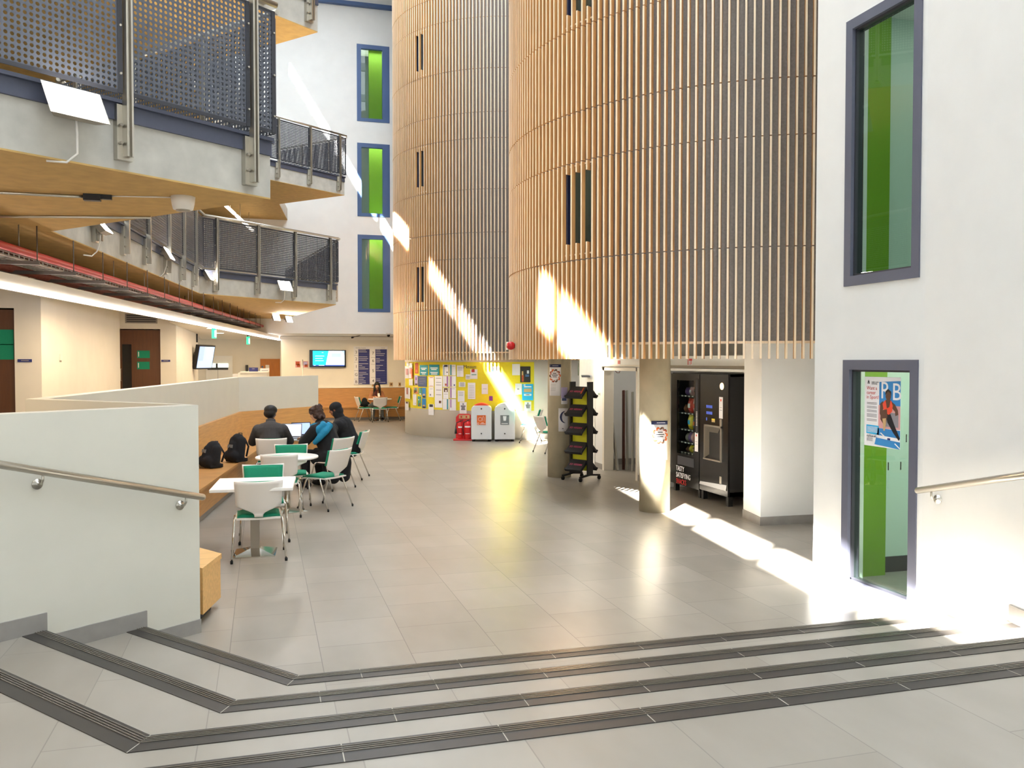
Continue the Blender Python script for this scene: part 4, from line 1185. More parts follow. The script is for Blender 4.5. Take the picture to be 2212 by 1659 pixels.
PAPERS = [
 # label, a0, a1, z1(top), z0(bottom), colour, marks [(mat, u0,u1,v0,v1)]
 ('tall red and orange flyer at the top left of the yellow board', 197.0, 200.7, 1.961, 1.672, 'brick_red', [('orange', .2, .7, .1, .35)]),
 ('smaller teal notice with white lines, left of the larger teal one', 202.1, 209.5, 1.905, 1.629, 'teal', [('paper', .1, .9, .66, .73), ('paper', .25, .7, .54, .61), ('paper', .15, .8, .24, .31), ('paper', .28, .7, .1, .17)]),
 ('larger teal notice with white lines near the top of the yellow board', 210.5, 218.0, 1.916, 1.639, 'teal', [('paper', .12, .85, .64, .72), ('paper', .22, .75, .5, .57), ('paper', .12, .88, .22, .3), ('paper', .2, .82, .08, .15)]),
 ('white page with a black header and teal left strip', 220.4, 224.1, 1.917, 1.638, 'paper', [('ink', .25, .98, .8, .97), ('teal', .02, .24, .02, .9), ('ink', .65, .95, .25, .34)]),
 ('white page with a teal left strip, top of the right-hand pages', 224.5, 228.4, 1.918, 1.639, 'paper', [('teal', .02, .33, .02, .98), ('ink_soft', .45, .9, .85, .88)]),
 ('white notice with a small square code, left of the word on the board', 229.1, 232.9, 1.898, 1.606, 'paper', [('ink_soft', .15, .85, .82, .85), ('ink_soft', .15, .85, .7, .73), ('ink_soft', .15, .8, .58, .61)]),
 ('narrow lilac flyer with a brown foot', 196.5, 200.1, 1.629, 1.36, 'lilac', [('brown_photo', .02, .98, .02, .17), ('purple', .35, .65, .5, .8)]),
 ('dark slate-blue notice with fine pale lines', 200.7, 208.5, 1.613, 1.326, 'slate_paper', [('ink_soft', .1, .8, .75, .78), ('ink_soft', .1, .85, .6, .63), ('ink_soft', .1, .85, .45, .48), ('ink_soft', .1, .7, .25, .28)]),
 ('white sheet edged in red on the yellow board', 210.1, 214.1, 1.597, 1.334, 'paper', [('brick_red', .05, .95, .9, .95), ('brick_red', .85, .92, .3, .9), ('brick_red', .05, .9, .05, .09)]),
 ('tall cream list ruled with dark lines', 214.8, 220.0, 1.62, 0.791, 'paper', [('ink_soft', .05, .85, .92, .935), ('ink_soft', .05, .85, .79, .805), ('ink_soft', .05, .85, .71, .725), ('ink_soft', .05, .85, .55, .565), ('ink_soft', .05, .85, .4, .415), ('brown_photo', .55, .95, .14, .22)]),
 ('white page with a purple right strip', 220.4, 224.2, 1.622, 1.338, 'paper', [('purple', .66, .98, .02, .98), ('brick_red', .35, .62, .1, .3)]),
 ('white page with a purple left strip and a small blue mark', 224.6, 228.6, 1.624, 1.341, 'paper', [('purple', .02, .3, .02, .98), ('slate_paper', .65, .92, .1, .24)]),
 ('small card of printed squares below the white coded notice', 230.2, 233.9, 1.47, 1.344, 'paper', [('ink_soft', .1 + .2 * i, .25 + .2 * i, .15 + .28 * j, .32 + .28 * j) for i in range(4) for j in range(3)]),
 ('brown photograph flyer at the left of the board', 195.0, 200.5, 1.307, 1.122, 'tan', [('brown_photo', .1, .7, .15, .6), ('orange', .5, .95, .1, .3), ('sea_green', .3, .7, .55, .85)]),
 ('little teal card beside the upper blue flyer', 201.5, 204.0, 1.297, 1.104, 'sea_green', [('paper', .05, .95, .05, .2)]),
 ('upper of the two narrow blue flyers', 204.5, 207.8, 1.301, 1.036, 'blue', [('ink', .05, .95, .02, .2), ('tan', .2, .8, .2, .38)]),
 ('white notice hanging below the red-edged sheet', 210.1, 214.0, 1.323, 1.06, 'paper', [('ink_soft', .2, .8, .8, .83), ('ink_soft', .2, .45, .15, .3)]),
 ('white page headed by a dark photograph', 220.5, 224.1, 1.317, 1.032, 'paper', [('brown_photo', .05, .95, .6, .97), ('paper', .4, .65, .62, .8), ('ink_soft', .1, .9, .4, .43)]),
 ('third white page down with a purple left strip', 224.6, 228.6, 1.331, 1.047, 'paper', [('purple', .02, .3, .02, .98), ('ink_soft', .4, .9, .85, .88)]),
 ('white notice with a small square code above the grey star sheet', 229.6, 233.5, 1.248, 0.961, 'paper', [('ink_soft', .15, .85, .82, .85), ('ink_soft', .15, .85, .68, .71), ('ink_soft', .15, .8, .55, .58)]),
 ('green flyer beside the lower blue one', 200.0, 203.2, 1.065, 0.798, 'sea_green', [('paper', .1, .4, .6, .7), ('brick_red', .4, .9, .1, .3)]),
 ('lower of the two narrow blue flyers', 204.3, 207.8, 1.015, 0.755, 'blue', [('ink', .05, .95, .02, .18), ('tan', .2, .8, .18, .34)]),
 ('white page with a teal right strip, bottom row', 220.3, 224.3, 1.027, 0.747, 'paper', [('teal', .66, .98, .02, .98)]),
 ('lowest white page with a purple left strip', 224.6, 228.6, 1.027, 0.728, 'paper', [('purple', .02, .28, .25, .98)]),
 ('white notice with a dark top hanging below the board edge', 209.9, 214.0, 0.874, 0.585, 'paper', [('ink', .02, .98, .74, .98)]),
 ('white sheet with a grey star behind the fire extinguishers', 230.7, 234.6, 0.952, 0.659, 'paper', [('ink_soft', .4, .6, .75, .9), ('ink_soft', .12, .88, .58, .72), ('ink_soft', .25, .75, .42, .58), ('ink_soft', .2, .8, .3, .42)]),
 ('plain white sheet low on the left of the board', 194.5, 198.7, 1.11, 0.814, 'paper', [('ink_soft', .6, .75, .15, .22)]),
 ('small bluish white slip at the very top left of the board', 186.0, 190.5, 1.976, 1.879, 'paper', []),
 ('curling pinkish poster at the left edge of the board', 183.0, 189.6, 1.868, 1.533, 'paper', [('snack_pink', .2, .8, .3, .8)]),
 ('pinkish leaflet with an orange edge at the left of the board', 190.0, 195.0, 1.955, 1.54, 'paper', [('orange', .8, 1., .0, .6), ('snack_pink', .2, .7, .3, .7)]),
 ('large loose white sheet with a brown streak at the left edge', 181.7, 192.0, 1.277, 0.975, 'paper', [('brick_red', .45, .52, .4, 1.0)]),
 ('lowest loose white sheet at the left edge of the board', 183.0, 189.8, 0.888, 0.655, 'paper', [('brown_photo', .3, .6, .8, 1.0)]),
 ('white slip beside the lilac flyer', 190.3, 195.5, 1.519, 1.349, 'paper', []),
 ('pale green sheet with a red corner under the lettering', 236.7, 240.5, 1.798, 1.551, 'paper', [('red_paint', .02, .6, .7, 1.), ('sea_green', .05, .95, .4, .48)]),
 ('small white card of squares below the lettering', 234.1, 236.6, 1.668, 1.539, 'paper', [('ink_soft', .1 + .3 * i, .3 + .3 * i, .2 + .3 * j, .38 + .3 * j) for i in range(3) for j in range(2)]),
 ('tall white sign-up sheet in the middle of the board', 235.3, 239.4, 1.454, 1.034, 'paper', [('ink_soft', .15, .85, .1 + .1 * i, .112 + .1 * i) for i in range(8)]),
 ('white sheet at the left edge of the sunlit strip', 242.7, 246.0, 1.424, 1.166, 'paper', [('ink_soft', .2, .8, .5, .53)]),
 ('white sheet overlapping the dark poster at the right of the board', 258.4, 262.4, 1.938, 1.649, 'paper', []),
 ('dark poster with a red dress at the right end of the board', 262.5, 267.9, 1.873, 1.466, 'charcoal_cloth', [('brick_red', .02, .35, .05, .45), ('tan', .1, .3, .45, .7), ('paper', .65, .9, .55, .75), ('snack_blue', .5, .9, .35, .5)]),
 ('white notice beside the blue swimming poster', 260.0, 263.3, 1.435, 1.156, 'paper', [('ink_soft', .3, .6, .45, .55)]),
 ('bright blue swimming poster at the right end of the board', 263.5, 269.4, 1.423, 1.004, 'sky_blue', [('paper', .05, .95, .8, .87), ('tan', .08, .92, .5, .72), ('paper', .05, .95, .28, .4), ('ink', .3, .7, .32, .36), ('paper', .05, .3, .9, .97)]),
 ('white star sheet below the blue swimming poster', 264.8, 268.3, 0.972, 0.725, 'paper', [('ink_soft', .4, .6, .7, .9), ('ink_soft', .15, .85, .5, .7), ('ink_soft', .2, .8, .3, .5)]),
 ('small magenta flyer at the edge of the sunlit strip', 246.6, 248.4, 1.114, 0.996, 'purple', []),
 ('white poster with blue figures in the sunlit strip', 247.5, 252.0, 1.87, 1.60, 'paper', [('sky_blue', .1, .25, .2, .7), ('ink', .5, .6, .2, .6), ('ink', .85, .92, .2, .6)]),
]
for i, (lab, a0, a1, zt, zb, mm, marks) in enumerate(PAPERS):
    b = MB().use(mm)
    r = 2.8605 + 0.0016 * (i % 4); wob = 0.006 if a0 > 193 else 0.04
    curved(b, a0, a1, zb, zt, r, 0.0012, 4, wob)
    for (m2, u0, u1, v0, v1) in marks:
        b.use(m2); curved(b, a0 + (a1 - a0) * u0, a0 + (a1 - a0) * u1, zb + (zt - zb) * v0, zb + (zt - zb) * v1, r + 0.0012 + (wob if a0 < 193 else 0.001) * 0.6, 0.0008 + wob * .45, 3, 0.0)
    o = b.build('pinned_paper'); tag(o, lab, 'notice', 'papers pinned to the message board')

# ------------------------------------------------------------------ recycling bins and fire point in front of the drum
def recycling_bin(label, x, y, rz, lidm, labm, shape):
    t = thing('recycling_bin', label, 'bin', (x, y, 0), rz)
    b = MB().use('bin_white')
    prof = [(-0.255, 0.05), (0.255, 0.05), (0.255, 0.80), (0.235, 0.86), (0.17, 0.895), (-0.17, 0.895), (-0.235, 0.86), (-0.255, 0.80)]
    vs = [(px_, -0.25, z) for px_, z in prof] + [(px_ * .97, 0.25, z) for px_, z in prof]; n = len(prof)
    b.add(vs, [list(range(n)), list(range(n, 2 * n))[::-1]] + [(i, n + i, n + (i + 1) % n, (i + 1) % n) for i in range(n)], False)
    b.build('body', t, bevel=0.012)
    b = MB().use(lidm)
    P = [(-0.19 + 0.38 * k / 10, 0.90 + 0.055 * math.sin(PI * k / 10)) for k in range(11)]
    vs = [(x_, y_, z) for y_ in (-0.20, 0.2) for x_, z in P]; b.add(vs, [(k, k + 1, 12 + k, 11 + k) for k in range(10)] + [list(range(11))[::-1], list(range(11, 22))], False)
    b.build('lid', t, label=('orange' if lidm == 'orange_red' else 'white') + ' domed lid')
    b = MB().use(labm); b.box(-0.11, 0.11, -0.262, -0.250, 0.42, 0.66); b.use('bin_white'); b.box(-0.125, 0.125, -0.27, -0.25, 0.66, 0.675)
    b.use('paper')
    if shape == 'can':
        ring = [(0.045 * math.cos(2 * PI * k / 16) - 0.03, -0.263, 0.56 + 0.045 * math.sin(2 * PI * k / 16)) for k in range(16)]; b.tube(ring, 0.004, 5, closed=True)
        ring = [(0.02 * math.cos(2 * PI * k / 10) - 0.08, -0.263, 0.45 + 0.02 * math.sin(2 * PI * k / 10)) for k in range(10)]; b.tube(ring, 0.004, 5, closed=True)
        b.tube([(0.03, -0.263, 0.51), (0.03, -0.263, 0.60), (0.05, -0.263, 0.64), (0.07, -0.263, 0.60), (0.07, -0.263, 0.51)], 0.004, 5)
        b.box(-0.03, 0.1, -0.2635, -0.262, 0.44, 0.452); b.box(0.0, 0.06, -0.2635, -0.262, 0.465, 0.475)
    else:
        b.add([(-0.045, -0.2635, 0.64), (0.045, -0.2635, 0.64), (0.03, -0.2635, 0.52), (-0.03, -0.2635, 0.52)], [(3, 2, 1, 0)]); b.box(-0.08, 0.08, -0.2635, -0.262, 0.445, 0.46)
    b.build('label_plate', t)
    b = MB().use('dark_metal'); b.lathe([(0.02, 0), (0.02, 0.012)], (0, 0, 0), 12, Matrix.Translation((0, -0.25, 0.82)) @ Matrix.Rotation(R(90), 4, 'X')); b.lathe([(0.016, 0), (0.016, 0.010)], (0, 0, 0), 12, Matrix.Translation((0, -0.25, 0.2)) @ Matrix.Rotation(R(90), 4, 'X')); b.build('lock', t)
    for (sx, sy) in ((-1, -1), (1, -1), (1, 1), (-1, 1)):
        b = MB().use('rubber'); b.lathe([(0.035, 0), (0.035, 0.05)], (sx * 0.2, sy * 0.19, 0), 10); b.build('foot', t)
    return t
recycling_bin('pale grey recycling bin with an orange lid and orange label', 5.30, 21.08, R(-16), 'orange_red', 'orange', 'can')
recycling_bin('pale grey bin with a white lid and grey cup label, half in sun', 5.86, 20.92, R(-16), 'bin_white', 'grey_label', 'cup')
t = thing('extinguisher_stand', 'red plastic stand holding two fire extinguishers left of the bins', 'stand', (4.87, 21.32, 0), R(-16))
b = MB().use('red')
b.box(-0.24, 0.24, -0.14, 0.20, 0.0, 0.035)
vs = [(-0.19, 0.12, 0.03), (0.19, 0.12, 0.03), (0.19, 0.16, 0.64), (0.14, 0.165, 0.66), (-0.12, 0.165, 0.66), (-0.19, 0.16, 0.58)]
b.add(vs + [(x, y + .03, z) for x, y, z in vs], [list(range(6)), list(range(6, 12))[::-1]] + [(i, 6 + i, 6 + (i + 1) % 6, (i + 1) % 6) for i in range(6)], False)
b.build('stand_body', t, bevel=0.01)
b = MB().use('tan'); b.box(-0.11, 0.16, 0.138, 0.15, 0.54, 0.63); b.use('red'); b.box(-0.07, -0.03, 0.134, 0.139, 0.56, 0.61); b.box(0.06, 0.10, 0.134, .139, 0.56, 0.61); b.build('instruction_label', t)
def extinguisher(label, x, y, r, h, hose):
    t = thing('fire_extinguisher', label, 'fire extinguisher', (x, y, 0.036), R(-16), 'fire extinguishers')
    b = MB().use('red'); b.lathe([(r * .95, 0.0), (r, 0.01), (r, h * .78), (r * .8, h * .87), (r * .35, h * .93), (r * .3, h * .95)], seg=20); b.build('cylinder', t)
    b = MB().use('dark_metal'); b.lathe([(r * .25, h * .95), (r * .25, h * 1.0)], seg=10); b.bar((0, -0.01, h), (0.09, -0.03, h * 1.07), 0.02, 0.012); b.bar((0, -0.01, h * .98), (0.08, -0.03, h * .99), 0.02, 0.01); b.build('handle', t)
    b = MB().use('paper'); b.grid(lambda u, v: ((r + .001) * math.cos(R(-150) + R(120) * u), (r + .001) * math.sin(R(-150) + R(120) * u), h * (.62 + .08 * v)), 8, 1)
    b.grid(lambda u, v: ((r + .001) * math.cos(R(-130) + R(80) * u), (r + .001) * math.sin(R(-130) + R(80) * u), h * (.28 + .03 * v)), 6, 1); b.build('label_band', t)
    b = MB().use('black_plastic')
    if hose: b.tube([(0, -.02, h * .97), (-0.09, -.04, h * .9), (-0.11, -.05, h * .6), (-0.105, -.05, h * .45)], [0.011, 0.011, 0.012, 0.028], 8); b.tube([(-.105, -.05, h * .62), (-.105, -.05, h * .3)], [0.022, 0.034], 10)
    else: b.tube([(0, -.02, h * .97), (-0.1, -.02, h * .88), (-0.12, -.03, h * .5), (-0.10, -.04, h * .2)], 0.010, 8)
    b.build('hose', t)
extinguisher('slim red fire extinguisher with a black horn at the left of the red stand', 4.79, 21.30, 0.055, 0.46, True)
extinguisher('stout red fire extinguisher with a printed label at the right of the red stand', 4.97, 21.23, 0.085, 0.48, False)

# ------------------------------------------------------------------ screens, directory, small things on the far wall
t = thing('television', 'wide black television with a cyan and white slide on the far wall', 'television', (2.13, 30.095, 2.095))
b = MB().use('black_gloss'); b.box(-0.61, 0.61, -0.09, -0.02, -0.295, 0.295); b.build('case', t)
b = MB().use('screen_pale'); b.box(-0.50, 0.56, -0.094, -0.089, -0.255, 0.265)
b.use('screen_cyan'); b.add([(-0.50, -0.0955, -0.215), (-0.07, -0.0955, -0.215), (0.03, -0.0955, 0.265), (-0.50, -0.0955, 0.265)], [(0, 1, 2, 3)])
b.use('screen_navy'); b.box(-0.50, 0.56, -0.0965, -0.094, -0.255, -0.215)
b.use('exit_white')
for (x, z, w_) in ((-.42, .08, .3), (-.42, .0, .25), (-.42, -.08, .28), (-.2, .2, .05), (-.3, -.236, .18), (-.47, -.236, .06)): b.box(x, x + w_, -0.0985, -0.096, z, z + .012)
b.use('screen_haze'); b.box(0.12, 0.45, -0.0955, -0.094, 0.05, 0.18); b.add([(.46, -.0955, .265), (.56, -.0955, .265), (.56, -.0955, .12)], [(0, 2, 1)])
b.build('screen', t)
MB().use('dark_metal').box(-0.2, 0.2, -0.03, 0.0, -0.15, 0.15).build('wall_bracket', t)

t = thing('directory_board', 'blue and white floor directory board on the far wall', 'sign', (3.60, 30.1, 1.86))
b = MB().use('paper'); b.box(-0.585, 0.585, -0.03, 0.0, -0.66, 0.66); b.build('frame', t)
b = MB().use('navy'); b.box(-0.43, -0.045, -0.036, -0.029, -0.65, 0.56); b.box(0.155, 0.555, -0.036, -0.029, -0.65, 0.56)
b.use('ink_soft')
ys = [.56 - 1.21 * k / 20 for k in range(21)]
for k in range(1, 20):
    b.box(-0.43, -0.045, -0.0365, -0.036, ys[k] - .002, ys[k] + .001); b.box(0.155, 0.555, -0.0365, -0.036, ys[k] - .002, ys[k] + .001)
b.build('panels', t)
b = MB(); FM = lambda x, z: Matrix.Translation((x, -0.038, z)) @ Matrix.Rotation(R(90), 4, 'X')
for s, z in (('3', .45), ('2', .22), ('1', -.04), ('G', -.32), ('B', -.57)): text_mesh(b, s, 0.14, FM(-0.505, z), 'ink')
for s, z in (('7', .42), ('6', .16), ('5', -.19), ('4', -.54)): text_mesh(b, s, 0.14, FM(0.075, z), 'ink')
text_mesh(b, 'Science Centre', 0.055, FM(-0.35, .605), 'ink_soft'); text_mesh(b, 'university', 0.035, FM(.42, .605), 'ink_soft')
b.use('ink_soft')
for z in (.34, .11, -.18, -.47): b.box(-0.575, -0.435, -0.032, -0.03, z - .004, z + .004)
for z in (.27, .04, -.42): b.box(0.0, .15, -0.032, -0.03, z - .004, z + .004)
b.use('paper')
rl = random.Random(5)
for (x0, rows) in ((-0.41, (.53, .47, .30, .24, .18, .06, .0, -.06, -.12, -.24, -.30, -.36, -.42, -.48, -.54, -.60, -.63)), (0.175, (.53, .47, .41, .35, .24, .18, .12, .0, -.06, -.12, -.18, -.47, -.53, -.59))):
    for z in rows: b.box(x0, x0 + rl.uniform(.1, .33), -0.0375, -0.036, z - .006, z + .006)
b.build('lettering', t)
for (x, m2, lab) in ((1.14, 'brick_red', 'left one of two small reddish pictures on the far wall left of the television'), (1.395, 'lilac', 'right one of two small reddish pictures on the far wall left of the television')):
    wall_card('small_poster', lab, 'poster', (x, 30.1, 1.90), FACE, 0.17, 0.22, 'snack_pink', lines=[(m2, -.4, .3, -.1, .4), ('brick_red', -.2, .4, -.4, 0.)])
b = MB().use('steel'); b.tube([(0, 0, 0), (0, 0, 1.6)], 0.018, 8); b.lathe([(0.16, 0), (0.16, 0.02)], seg=20); tag(b.build('floor_pole', loc=(1.27, 29.5, 0.46)), 'thin steel pole between the two small reddish pictures', 'pole')
for (x, w_, lab) in ((3.68, .10, 'reddish socket plate on the far wall behind the seated person'), (4.30, .12, 'brass socket plate on the far wall right of the directory board'), (4.60, .08, 'third socket plate, at the edge of the message board')):
    wall_card('socket_plate', lab, 'socket', (x, 30.1, 1.19), FACE, w_, 0.14, 'tan', t=0.015, lines=[('brown_photo', -.2, .3, -.2, .3)])
b = MB().use('plastic_white'); b.box(0.55, 4.2, 28.55, 28.62, 2.70, 2.80); b.use('steel_dull'); b.box(0.55, 4.2, 28.53, 28.64, 2.80, 2.82)
tag(b.build('strip_light'), 'slim linear ceiling light across the far recess above the television', 'light')
t = thing('security_camera', 'small white security camera under the edge of the far upper wall', 'camera', (3.80, 27.12, 2.87))
MB().use('plastic_white').lathe([(0.07, -0.03), (0.07, 0.03)], seg=14).build('mount', t); MB().use('black_gloss').ell((0, 0, -0.05), (0.05, 0.05, 0.05), 12, 8).build('dome', t)
b = MB().use('black_plastic'); b.tube([(0, 0, 0), (-0.2, 0.1, -0.05)], 0.012, 6); b.tube([(-.2, .1, -.05), (-.26, .13, -.07)], 0.03, 8); tag(b.build('camera_bracket', loc=(3.0, 27.9, 2.83)), 'thin black bracket under the far ceiling left of the white security camera', 'bracket')

# far alcove: orange door, white door, reception desk
m = MB().use('door_orange'); m.box(-0.09, 0.84, 32.53, 32.59, 0, 2.09); d = struct(m.build('door_3'))
MB().use('cream_paint').box(0.09, 0.22, 32.52, 32.60, 0.9, 1.87).build('vision_panel', d)
m = MB().use('white_paint'); m.box(-1.95, -1.05, 32.54, 32.59, 0, 2.2); d = struct(m.build('door_4'))
b = MB().use('exit_white'); b.box(-1.9, -1.2, 32.52, 32.56, 1.78, 1.92); b.use('dark_metal'); b.box(-1.9, -1.2, 32.52, 32.55, 1.70, 1.78); b.box(-1.62, -1.55, 32.51, 32.55, 1.72, 1.92); b.build('vision_panel', d)
MB().use('ink_soft').box(-1.555, -1.545, 32.535, 32.56, 0, 1.7).build('seam', d)
b = MB().use('dark_metal'); b.box(-0.60, -0.51, 32.4, 32.58, 0.9, 1.87); tag(b.build('cabinet_panel'), 'narrow dark panel on the alcove wall left of the orange door', 'panel')
t = thing('reception_desk', 'white reception counter behind the far end of the parapet', 'desk', (-0.3, 24.9, CORZ))
b = MB().use('white_paint'); b.box(-0.35, 0.40, -0.3, 0.3, 0, 1.09); b.prism([(-0.35, -0.3), (-0.35, .3), (-.5, .2), (-.5, -.1)], 0, 1.06); b.build('counter', t)
b = MB().use('laminate'); b.box(-0.30, 0.43, -0.34, 0.34, 1.09, 1.13); b.build('worktop', t)
b = MB().use('navy'); b.box(-0.12, 0.12, -0.005, 0.005, 0.0, 0.11); b.use('ink_soft'); b.box(-0.04, 0.03, -0.0065, -0.005, 0.065, 0.085); b.use('navy'); b.box(-.12, .12, -.03, .03, 0, .006)
tag(b.build('desk_sign', loc=(-0.25, 24.8, CORZ + 1.13)), 'small navy sign standing on the white reception counter', 'sign')
b = MB().use('paper'); b.box(-0.12, 0.12, -0.004, 0.004, 0, 0.09); b.use('ink_soft'); b.box(-.09, .09, -.0055, -.004, .02, .035); b.use('paper'); b.box(-.12, .12, -.03, .03, 0, .005)
tag(b.build('desk_card', loc=(0.05, 24.72, CORZ + 1.13)), 'white folded card standing on the counter in front of the orange door', 'card')
wall_card('door_badge', 'round blue badge on the orange door', 'sign', (-0.02, 32.53, 1.80), FACE, 0.05, 0.05, 'blue')

# wall television in the corridor
t = thing('television', 'black television tilted out on a bracket from the corridor wall at the left', 'television', (-1.77, 24.85, 2.10), R(0))
Mt = Matrix.Translation((0.24, 0.0, 0.02)) @ Matrix.Rotation(R(68), 4, 'Z') @ Matrix.Rotation(R(10), 4, 'X')
b = MB().use('black_plastic'); b.box(-0.48, 0.48, -0.04, 0.06, -0.33, 0.33, Mt); b.build('case', t)
b = MB().use('screen_haze'); b.box(-0.44, 0.44, -0.045, -0.04, -0.29, 0.29, Mt); b.use('screen_blue'); b.box(-0.44, -0.15, -0.047, -0.044, -0.1, 0.29, Mt); b.use('screen_pale'); b.box(0.0, 0.40, -0.047, -0.044, .05, 0.25, Mt); b.build('screen', t)
b = MB().use('black_plastic'); b.box(0.0, 0.10, -0.25, 0.25, -0.25, 0.15); b.bar((0.1, 0, 0), (0.2, 0.02, 0), 0.12, 0.12); b.build('bracket', t)
b = MB().use('black_plastic'); b.box(0, 0.04, -0.04, 0.04, -0.12, 0.12); b.use('plastic_white'); b.box(0.04, 0.09, 0.0, 0.05, -0.03, 0.05); tag(b.build('alarm_speaker', loc=(-1.806, 25.9, 2.66)), 'small black device high on the corridor wall above the tilted television', 'sensor')

# ------------------------------------------------------------------ vending machine and its contents
VX = 6.12; VY0, VY1, VD = 10.50, 12.22, 11.30            # the snack cabinet fills y>VD, the drinks side y<VD
t = thing('vending_machine', 'tall black double vending machine for snacks and drinks under the near tower', 'vending machine', (VX + 0.4, 11.36, 0))
def lc(b): return b.xf(Matrix.Translation((-(VX + 0.4), -11.36, 0)))
b = MB().use('black_plastic')
b.box(VX + 0.03, VX + 0.80, VY0, VY0 + 0.05, 0.14, 1.83); b.box(VX + .03, VX + .80, VY1 - .05, VY1, 0.14, 1.83); b.box(VX + .75, VX + .80, VY0, VY1, 0.14, 1.83)
b.box(VX + .03, VX + .80, VY0, VY1, 1.79, 1.83); b.box(VX + .03, VX + .80, VY0, VY1, 0.14, 0.20); b.box(VX + .03, VX + .75, VD - .03, VD + .02, 0.2, 1.79)
lc(b).build('cabinet', t)
b = MB().use('black_gloss')                                # snack door around its window
wy0, wy1, wz0, wz1 = 11.46, 12.02, 0.60, 1.72
b.box(VX, VX + 0.03, VD + .01, wy0, 0.12, 1.82); b.box(VX, VX + .03, wy1, VY1, 0.12, 1.82); b.box(VX, VX + .03, wy0, wy1, 0.12, wz0); b.box(VX, VX + .03, wy0, wy1, wz1, 1.82)
lc(b).build('snack_door', t)
b = MB().use('vend_glass'); b.box(VX + .012, VX + .016, wy0, wy1, wz0, wz1); lc(b).build('window', t)
b = MB().use('dark_metal'); b.box(VX - .005, VX + .001, VD + .05, VD + .11, 0.95, 1.75); b.use('plastic_white')
for k in range(10): b.box(VX - .007, VX - .004, VD + .06, VD + .1, 1.06 + k * 0.022, 1.07 + k * .022)
lc(b).build('keypad', t)
b = MB().use('dark_metal'); b.box(VX - .006, VX + .002, VD + .16, 11.98, 0.43, 0.56); lc(b).build('delivery_flap', t)
b = MB().use('black_gloss'); b.box(VX, VX + .03, VY0, VD - .01, 0.14, 1.82); lc(b).build('drinks_door', t)
b = MB().use('steel_dull'); b.box(VX - .03, VX, 10.66, 11.14, 0.60, 0.62); b.box(VX - .02, VX, 10.66, 10.68, .62, 1.10); b.box(VX - .02, VX, 11.12, 11.14, .62, 1.10); b.box(VX - .02, VX, 10.66, 11.14, 1.08, 1.10)
b.use('black_plastic'); b.box(VX - .004, VX, 10.68, 11.12, .62, 1.08)
b.use('steel_dull'); b.add([(VX - .02, 11.12, .62), (VX - .02, 11.12, 1.08), (VX - .006, 11.0, 1.0), (VX - .006, 11.0, .68)], [(0, 1, 2, 3), (3, 2, 1, 0)]); b.add([(VX - .02, 11.12, 1.08), (VX - .02, 10.68, 1.08), (VX - .006, 10.76, 1.0), (VX - .006, 11.0, 1.0)], [(0, 1, 2, 3), (3, 2, 1, 0)])
lc(b).build('cup_bay', t)
for r_ in range(2):
    for k in range(5):
        b = MB().use('button_blue'); b.box(VX - .006, VX, 10.94 + k * .035 - .006, 10.94 + k * .035 + .014, 1.34 - r_ * .09, 1.38 - r_ * .09); lc(b).build('button', t)
b = MB().use('button_blue'); b.box(VX - .006, VX, 11.08, 11.1, 1.16, 1.20); lc(b).build('button', t)
b = MB().use('coin_glow'); b.lathe([(0.05, 0), (0.045, 0.008)], (0, 0, 0), 18, Matrix.Translation((VX, 10.67, 1.66)) @ Matrix.Rotation(R(-90), 4, 'Y')); lc(b).build('round_light', t)
b = MB().use('steel'); b.box(VX - .01, VX, 10.66, 10.71, 1.10, 1.20); b.box(VX - .008, VX, 10.66, 10.71, 0.30, 0.40); lc(b).build('coin_slot', t)
b = MB().use('bin_white'); b.add([(VX - .01, VD - .02, .22), (VX - .01, VY0 + .03, .22), (VX + .0, VY0 + .03, .30), (VX + .0, VD - .02, .26)], [(0, 1, 2, 3), (3, 2, 1, 0)]); lc(b).build('drip_edge', t)
for (y_) in (VY0 + .06, VD - .04, VD + .06, VY1 - .08):
    b = MB().use('black_plastic'); b.box(VX + .03, VX + .10, y_ - .03, y_ + .03, 0, 0.14); lc(b).build('foot', t)
b = MB().use('black_plastic'); b.box(VX + .65, VX + .72, VY0 + .05, VY1 - .05, 0, 0.14); lc(b).build('back_foot', t)
b = MB()
def VM(y, z): return face_M((VX - 0.002, y, z), (-1, 0))
text_mesh(b, 'TASTY', 0.11, VM(12.03, 0.362), 'paper', 'LEFT', xs=.8); text_mesh(b, 'SATISFYING', 0.11, VM(12.03, 0.262), 'paper', 'LEFT', xs=.8); text_mesh(b, 'SNACKS', 0.11, VM(12.03, 0.165), 'red', 'LEFT', xs=.8)
lc(b).build('lettering', t)
shv = MB().use('dark_metal')
RZ = [1.50, 1.235, 0.985, 0.79, 0.635]
for z in RZ: shv.box(VX + .06, VX + .5, wy0 - .05, wy1 + .05, z - 0.03, z - 0.012)
shv.use('plastic_white')
for z in RZ:
    for k in range(5): shv.box(VX + .055, VX + .06, wy0 + .04 + k * .11, wy0 + .075 + k * .11, z - .03, z - .012)
lc(shv).build('shelves', t)
def packet(label, y, z, w, h, m, m2=None, dpt=0.05):
    t = thing('snack_packet', label, 'snack', (VX + 0.13, y, z - 0.012), 0, 'snacks in the vending machine')
    b = MB().use(m, True)
    def f(u, v, s):
        x = s * dpt * (math.sin(PI * u) * math.sin(PI * v)) ** 0.6; return (x, (u - .5) * w, v * h)
    b.grid(lambda u, v: f(u, v, -1), 8, 8); b.grid(lambda u, v: f(1 - u, v, 1), 8, 8); b.build('wrapper', t)
    if m2:
        k = MB().use(m2, True); k.grid(lambda u, v: (f(.25 + .5 * u, .35 + .3 * v, -1)[0] - .002, (.25 + .5 * u - .5) * w, (.35 + .3 * v) * h), 5, 5); k.build('print', t)
